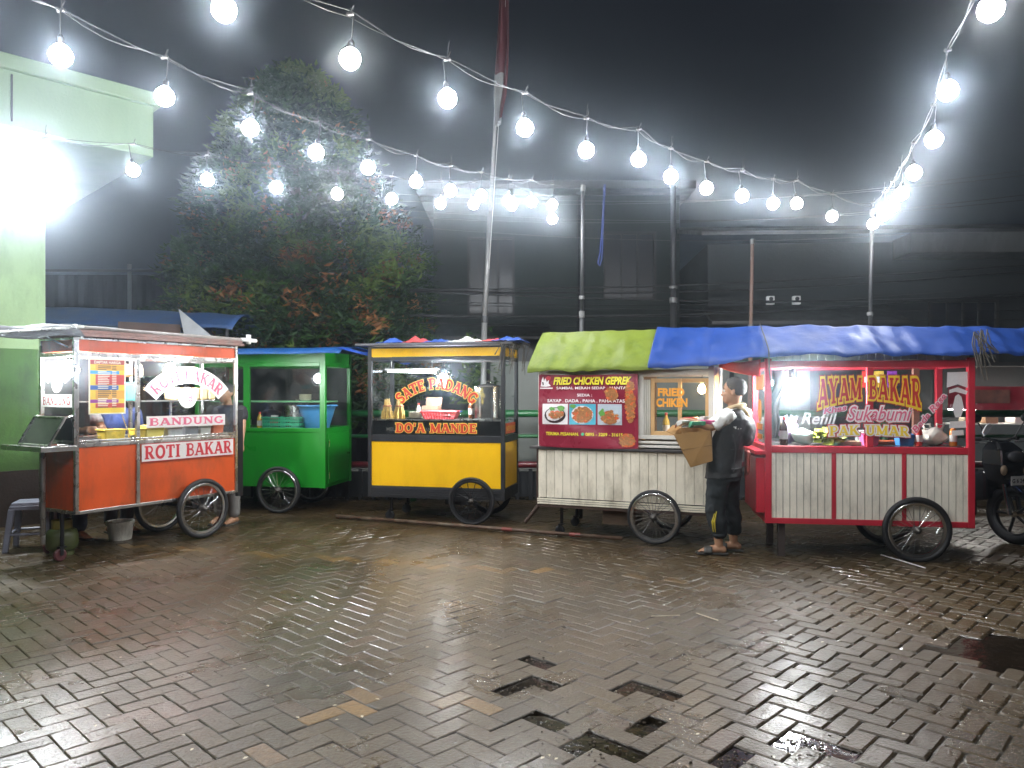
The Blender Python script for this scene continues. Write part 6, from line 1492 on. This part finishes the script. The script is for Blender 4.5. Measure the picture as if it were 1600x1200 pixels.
festm = emit('festoon_glow', (0.94,0.97,1.0), BULB_W)
wirem = mat('festoon_wire', (.012,.0125,.013), .4, var=.4, scale=30)
def bulb_proto(label, group):
    t = thing('string_bulb', label, 'light bulb', (0,0,0), 0, group)
    g = G(); r = .057; g.lathe([(0,-r),(r*.5,-r*.87),(r*.87,-r*.5),(r,0),(r*.87,r*.5),(r*.5,r*.87),(r*.33,r*1.0),(0,r*1.0)], (0,0,0), (0,0,1), 14); g.make('globe', festm, t, smooth=True)
    g = G(); g.lathe([(0,r*.98),(r*.30,r*.98),(r*.32,r*1.6),(r*.16,r*1.9),(0,r*1.9)], (0,0,0), (0,0,1), 12); g.make('socket', blackm, t)
    g = G(); g.tube([(0,0,r*1.85),(0,0,.24)], .004, 5); g.make('cord', cabm, t)
    return t
proto = None; dimmer = {}
def P_over(x, y, z=3.32): return (800+FPX*x/y, HOR-(z-CAMH)*FPX/y, y)      # strings run on over the viewer; unseen bulbs added to light the cart fronts
def string(name, label, blabel, bulbs, ends, seed):
    """bulbs: (u, v, Y); the wire runs .24 m above them through the end points"""
    global proto
    pts = [P(*b) + Vector((0,0,.24)) for b in bulbs]
    for b in bulbs:
        p = P(*b)
        if proto is None: proto = bulb_proto(blabel, 'bulbs of ' + name); proto.location = p
        else:
            d = dup(proto, p, rc_.uniform(0,3), blabel, 'bulbs of ' + name); d.rotation_euler = (rc_.gauss(0,.09), rc_.gauss(0,.09), rc_.uniform(0,6)); q_ = rc_.choice((0,0,1,2))
            for ch in kids(d):
                if ch.name.startswith('globe') and q_:
                    if q_ not in dimmer: dimmer[q_] = ch.data.copy(); dimmer[q_].materials[0] = emit('festoon_glow_%d' % q_, ((.90,.95,1.0), (1.0,.97,.92))[q_-1], BULB_W*(1.25, .7)[q_-1])
                    ch.data = dimmer[q_]
    path = [P(*e) for e in ends[0]] + pts + [P(*e) for e in ends[1]]
    t = thing('light_string', label, 'string of lights', (0,0,0))
    fine = []
    for i in range(len(path)-1):
        for k in range(5):
            a = k/5; q = path[i].lerp(path[i+1], a); q.z -= .03*math.sin(math.pi*a); fine.append(q)
    fine.append(path[-1])
    for j in range(2):
        g = G(); g.tube([q + Vector((.012*math.sin(i*.9+j*3.1+seed), 0, .012*math.cos(i*.9+j*3.1+seed)+.012*j)) for i, q in enumerate(fine)], .0028, 5); g.make('wire', wirem, t, smooth=True)
    for i in range(1, len(path)-1):
        g = G(); q = path[i]; g.tube([q, q + Vector((.02,0,.05))], .004, 5); g.tube([q+Vector((-.02,0,0)), q+Vector((.02,0,.005))], .011, 6)
        if i % 2: g.tube([q, q + Vector((.012,0,.11))], .003, 4)
        g.make('tie', mat('grey_tie', (.05,.05,.05), .5), t)
string('the left string', 'light string from top left down to the thin galvanised pole', 'round white bulb on the string from top left to the thin pole',
       [P_over(-2.95,2.2),P_over(-2.8,2.85),(-70,10,3.45),(95,87,4.05),(257,151,4.68),(391,200,5.3),(494,238,5.88),(575,262,6.42),(650,284,6.95),(704,298,7.4),(752,306,7.8),(794,314,8.2),(831,315,8.5),(863,320,8.8)], ([],[(907,292,8.99)]), 1)
string('the middle string', 'light string from top centre to the corner pole behind the red cart', 'round white bulb on the string from top centre to the corner pole',
       [P_over(-3.3,.6),P_over(-2.75,1.25),P_over(-2.2,1.9),P_over(-1.7,2.5),P_over(-1.45,3.05),(350,15,3.57),(547,92,4.12),(699,154,4.68),(820,200,5.22),(916,235,5.72),(998,249,6.1),(1048,276,6.5),(1104,294,6.9),(1160,306,7.25),(1208,318,7.6),(1245,318,7.95),(1300,338,8.3)], ([],[(1362,322,8.69)]), 2)
string('the wall string', 'faint light string from the green beam to the thin galvanised pole', 'round white bulb on the string from the green beam to the thin pole',
       [(208,266,7.0),(324,281,7.3),(432,293,7.58),(527,303,7.82),(612,311,8.05),(688,318,8.25),(740,319,8.42),(800,321,8.65),(863,342,8.9)], ([(-60,185,6.0),(70,215,6.5)],[(907,300,8.99)]), 3)
string('the right string', 'bright light string from top right down to the corner pole', 'round white bulb on the string from top right to the corner pole',
       [P_over(1.2,.3),P_over(1.4,.95),P_over(1.6,1.6),P_over(1.85,2.3),P_over(2.05,2.95),(1548,14,3.55),(1481,142,4.5),(1459,218,5.35),(1428,270,6.1),(1408,303,6.85),(1395,322,7.4),(1381,336,7.95),(1364,350,8.45)], ([],[(1362,322,8.69)]), 4)

# ================================================================== things at the far left and right
t = thing('market_tent', 'low stall roofed with faded blue tarp behind the orange cart', 'tent', (-6.35, 10.35, 0))
g = G(); g.grid(lambda a, b: (2.75*a, -.6+1.2*b, 2.40+.25*math.sin(math.pi*b)-.10*a+.03*mnoise.noise(Vector((a*6,b*4,1)))), 24, 12); g.make('roof_tarp', mat('faded_blue_tarp', (.03,.075,.2), .5, var=.3, bump=.3), t, smooth=True, solid=.005)
g = G(); g.face([(1.3,-.62,2.40),(2.1,-.62,2.36),(2.1,-.62,1.7),(1.3,-.62,1.7)]); g.make('brown_flap', mat('brown_sheet', (.10,.055,.04), .7, var=.3), t)
g = G(); g.prism([(2.1,-.68,2.56),(2.78,-.68,2.0),(2.22,-.68,2.0)], (.0,.12,-.05)); g.make('gable_sheet', mat('translucent_white', (.45,.46,.48), .5, var=.2), t)
for x, y in ((.1,-.5),(2.65,-.5),(.1,.5),(2.65,.5)):
    g = G(); g.tube([(x,y,-.03),(x,y,2.36)], .025, 8); g.make('post', roofm, t)
# lit stall far right
fs = thing('far_stall', 'distant lit stall with red banner seen right of the red cart', 'stall', (6.6, 11.9, 0))
g = G(); g.box(0,0,.0,3.2,.7,.98); g.make('counter', wallmat('stall_grey', (.14,.15,.15)), fs)
g = G(); g.box(-.1,-.1,1.9,3.4,1.2,1.96); g.make('roof', roofm, fs)
g = G(); g.box(.3,.0,.98,2.6,.5,1.0); g.box(1.32,.05,1.0,1.62,.3,1.22); g.make('display_case', mat('case_white', (.75,.74,.70), .4), fs, bevel=.006)
g = G(); g.grid(lambda a, b: (.2+1.75*a, -.06+.02*math.sin(a*12), 1.60-.37*b-.02*math.sin(a*math.pi)), 24, 6); fb = g.make('banner_cloth', mat('dull_red_cloth', (.30,.015,.03), .6, var=.25), fs, smooth=True)
g = G(); g.face([(.5,-.085,1.32),(1.15,-.085,1.32),(1.15,-.085,1.53),(.5,-.085,1.53)]); g.make('faded_print', mat('dull_print', (.18,.07,.05), .6, var=.5, scale=8), fb)
g = G(); g.tube([(.3,.1,1.22),(2.1,.1,1.22)], .014, 8); g.make('tube_light', emit('stall_tube', (1,.97,.9), 70), fs)
for x in (.02,3.15):
    g = G(); g.box(x,.0,.98,x+.05,.05,1.9); g.make('post', roofm, fs)
for k, (x, lab, c_) in enumerate(((.62,'pale food carton on the distant lit stall counter',(.6,.5,.35)), (.95,'small brown carton on the distant lit stall counter',(.4,.25,.15)))):
    t = thing('stall_carton', lab, 'carton', (6.6+x, 12.02, 1.001))
    g = G(); g.box(-.1,-.08,0,.1,.08,.13); g.make('carton_wall', mat('stall_card%d' % k, c_, .7), t, bevel=.004)
    g = G(); g.hexa([(-.1,-.08,.131),(.1,-.08,.131),(.1,.0,.131),(-.1,.0,.131)],[(-.1,-.12,.16),(.1,-.12,.16),(.1,-.03,.16),(-.1,-.03,.16)]); g.make('flap', MATS['stall_card%d' % k], t)

# ---- motorbike at the right edge
mb = thing('motorbike', 'black motorbike parked at the right edge with white plate and mirror', 'motorbike', (4.95, 7.5, 0), R(20))
# local: front towards -y
gloss = mat('black_gloss_paint', (.012,.012,.014), .14, spec=.6); mattp = mat('matt_black_plastic', (.02,.02,.021), .5)
def bikewheel(y):
    wn_ = node('wheel', mb, (0, y, .29)); g = G(); g.torus((0,0,0),(1,0,0),.245,.05,40,10); g.make('tyre', rubber, wn_, smooth=True)
    g = G(); g.torus((0,0,0),(1,0,0),.2,.016,36,8,2.0)
    for k in range(5): a = k*1.2566; g.tube([(0,.03*math.cos(a),.03*math.sin(a)),(0,.19*math.cos(a),.19*math.sin(a))], .014, 6)
    g.make('rim', mat('grey_alloy', (.03,.03,.031), .4, .5), wn_)
bikewheel(-.02); bikewheel(1.24)
g = G(); g.loft([[(sx*w_, y, z) for sx, w_ in ((-1,.5*ww),(1,.5*ww))] + [(sx*ww*.5, y+dp, z) for sx in (1,-1)] for z, ww, y, dp in ((.52,.10,.04,.1),(.62,.24,.0,.2),(.78,.34,-.03,.24),(.92,.30,.0,.22),(1.0,.20,.08,.12))]); g.make('front_fairing', gloss, mb, smooth=False, bevel=.02)
g = G(); g.loft([[(-.07,-.16,.52),(.07,-.16,.52),(.07,-.10,.50),(-.07,-.10,.50)], [(-.07,.0,.64),(.07,.0,.64),(.07,.0,.60),(-.07,.0,.60)], [(-.06,.16,.60),(.06,.16,.60),(.06,.14,.56),(-.06,.14,.56)]]); g.make('front_mudguard', gloss, mb, bevel=.01)
g = G(); g.loft([[(-.14,.18,.42),(.14,.18,.42),(.14,.18,.72),(-.14,.18,.72)], [(-.12,.6,.32),(.12,.6,.32),(.12,.6,.62),(-.12,.6,.62)], [(-.15,.9,.42),(.15,.9,.42),(.13,.9,.74),(-.13,.9,.74)], [(-.08,1.5,.66),(.08,1.5,.66),(.07,1.5,.82),(-.07,1.5,.82)]]); g.make('side_body', gloss, mb, bevel=.03)
g = G(); g.loft([[(-.12,.55,.66),(.12,.55,.66),(.11,.55,.74),(-.11,.55,.74)], [(-.14,.9,.74),(.14,.9,.74),(.13,.9,.82),(-.13,.9,.82)], [(-.10,1.4,.80),(.10,1.4,.80),(.09,1.4,.88),(-.09,1.4,.88)]]); g.make('seat', mattp, mb, bevel=.025)
g = G(); g.tube([(-.36,.22,1.02),(-.2,.14,1.03),(0,.10,1.0),(.2,.14,1.03),(.36,.22,1.02)], .014, 10); hb = g.make('handlebar', steel, mb, smooth=True)
for s_ in (-1,1):
    g = G(); g.tube([(s_*.24,.155,1.03),(s_*.37,.225,1.02)], .02, 10); g.make('grip', mattp, hb)
    g = G(); g.tube([(s_*.2,.13,.99),(s_*.28,.06,1.0),(s_*.36,.13,.99)], .006, 6); g.make('lever', steel, hb)
    mn = node('mirror', mb); g = G(); g.tube([(s_*.22,.15,1.03),(s_*.27,.12,1.14),(s_*.33,.12,1.20)], .007, 6); g.make('stalk', mattp, mn)
    g = G(); g.ell((s_*.35,.12,1.235), (.075,.022,.045), None, 3); g.make('mirror_shell', mattp, mn, smooth=True)
g = G(); g.prism([(-.30,.085,1.10),(-.245,.085,1.17),(-.20,.085,1.19),(-.19,.085,1.15),(-.235,.085,1.09),(-.28,.085,1.06)], (0,.012,0)); g.make('painted_mirror_glint', mat('mirror_glint_white', (.8,.8,.8), .3), mb)  # white colour stands in for the bright reflection in the mirror
g = G(); g.ell((0,-.035,.86), (.11,.05,.06), None, 3); g.make('headlight', mat('lamp_lens', (.06,.06,.065), .1, .2), mb, smooth=True)
for s_ in (-1,1):
    g = G(); g.ell((s_*.15,-.02,.73), (.035,.03,.055), None, 2); g.make('indicator', mat('indicator_lens', (.3,.22,.15), .15), mb, smooth=True)
g = G(); g.box(-.125,-.075,.585,.125,-.07,.675); pl_ = g.make('number_plate', plas_w, mb, bevel=.002)
W_, p_ = font_polys('G 6 2418 KA'[:9], .02); letter(pl_, (W_, p_), kb, lambda s, t, k: (-.11+.22*s, -.0765-k, .61+.04*t))
for s_ in (-1,1):
    g = G(); g.tube([(s_*.075,-.02,.29),(s_*.075,.04,.6)], .022, 10); g.make('fork_leg', chrome, mb)
g = G(); g.tube([(.12,.7,.28),(.16,1.1,.3),(.16,1.4,.36)], [.03,.045,.05], 10); g.make('exhaust', steel, mb, smooth=True)
g = G(); g.box(-.1,.45,.2,.1,.85,.4); g.make('engine', mattp, mb, bevel=.03)
g = G(); g.tube([(-.1,.6,.24),(-.24,.66,.0)], .012, 6); g.make('side_stand', steel, mb)

# ================================================================== misty night air
g = G(); g.box(-40, -14, -1.0, 40, 40, 11.0)
hz = bpy.data.materials.new('misty_air'); hz.use_nodes = True; n = hz.node_tree.nodes
n.remove(n['Principled BSDF']); pv = n.new('ShaderNodeVolumePrincipled')
pv.inputs['Color'].default_value = (.76,.87,1,1); pv.inputs['Density'].default_value = HAZE; pv.inputs['Anisotropy'].default_value = .965
hz.node_tree.links.new(pv.outputs[0], n['Material Output'].inputs['Volume'])
o = g.make('haze', hz); o['kind'] = 'stuff'
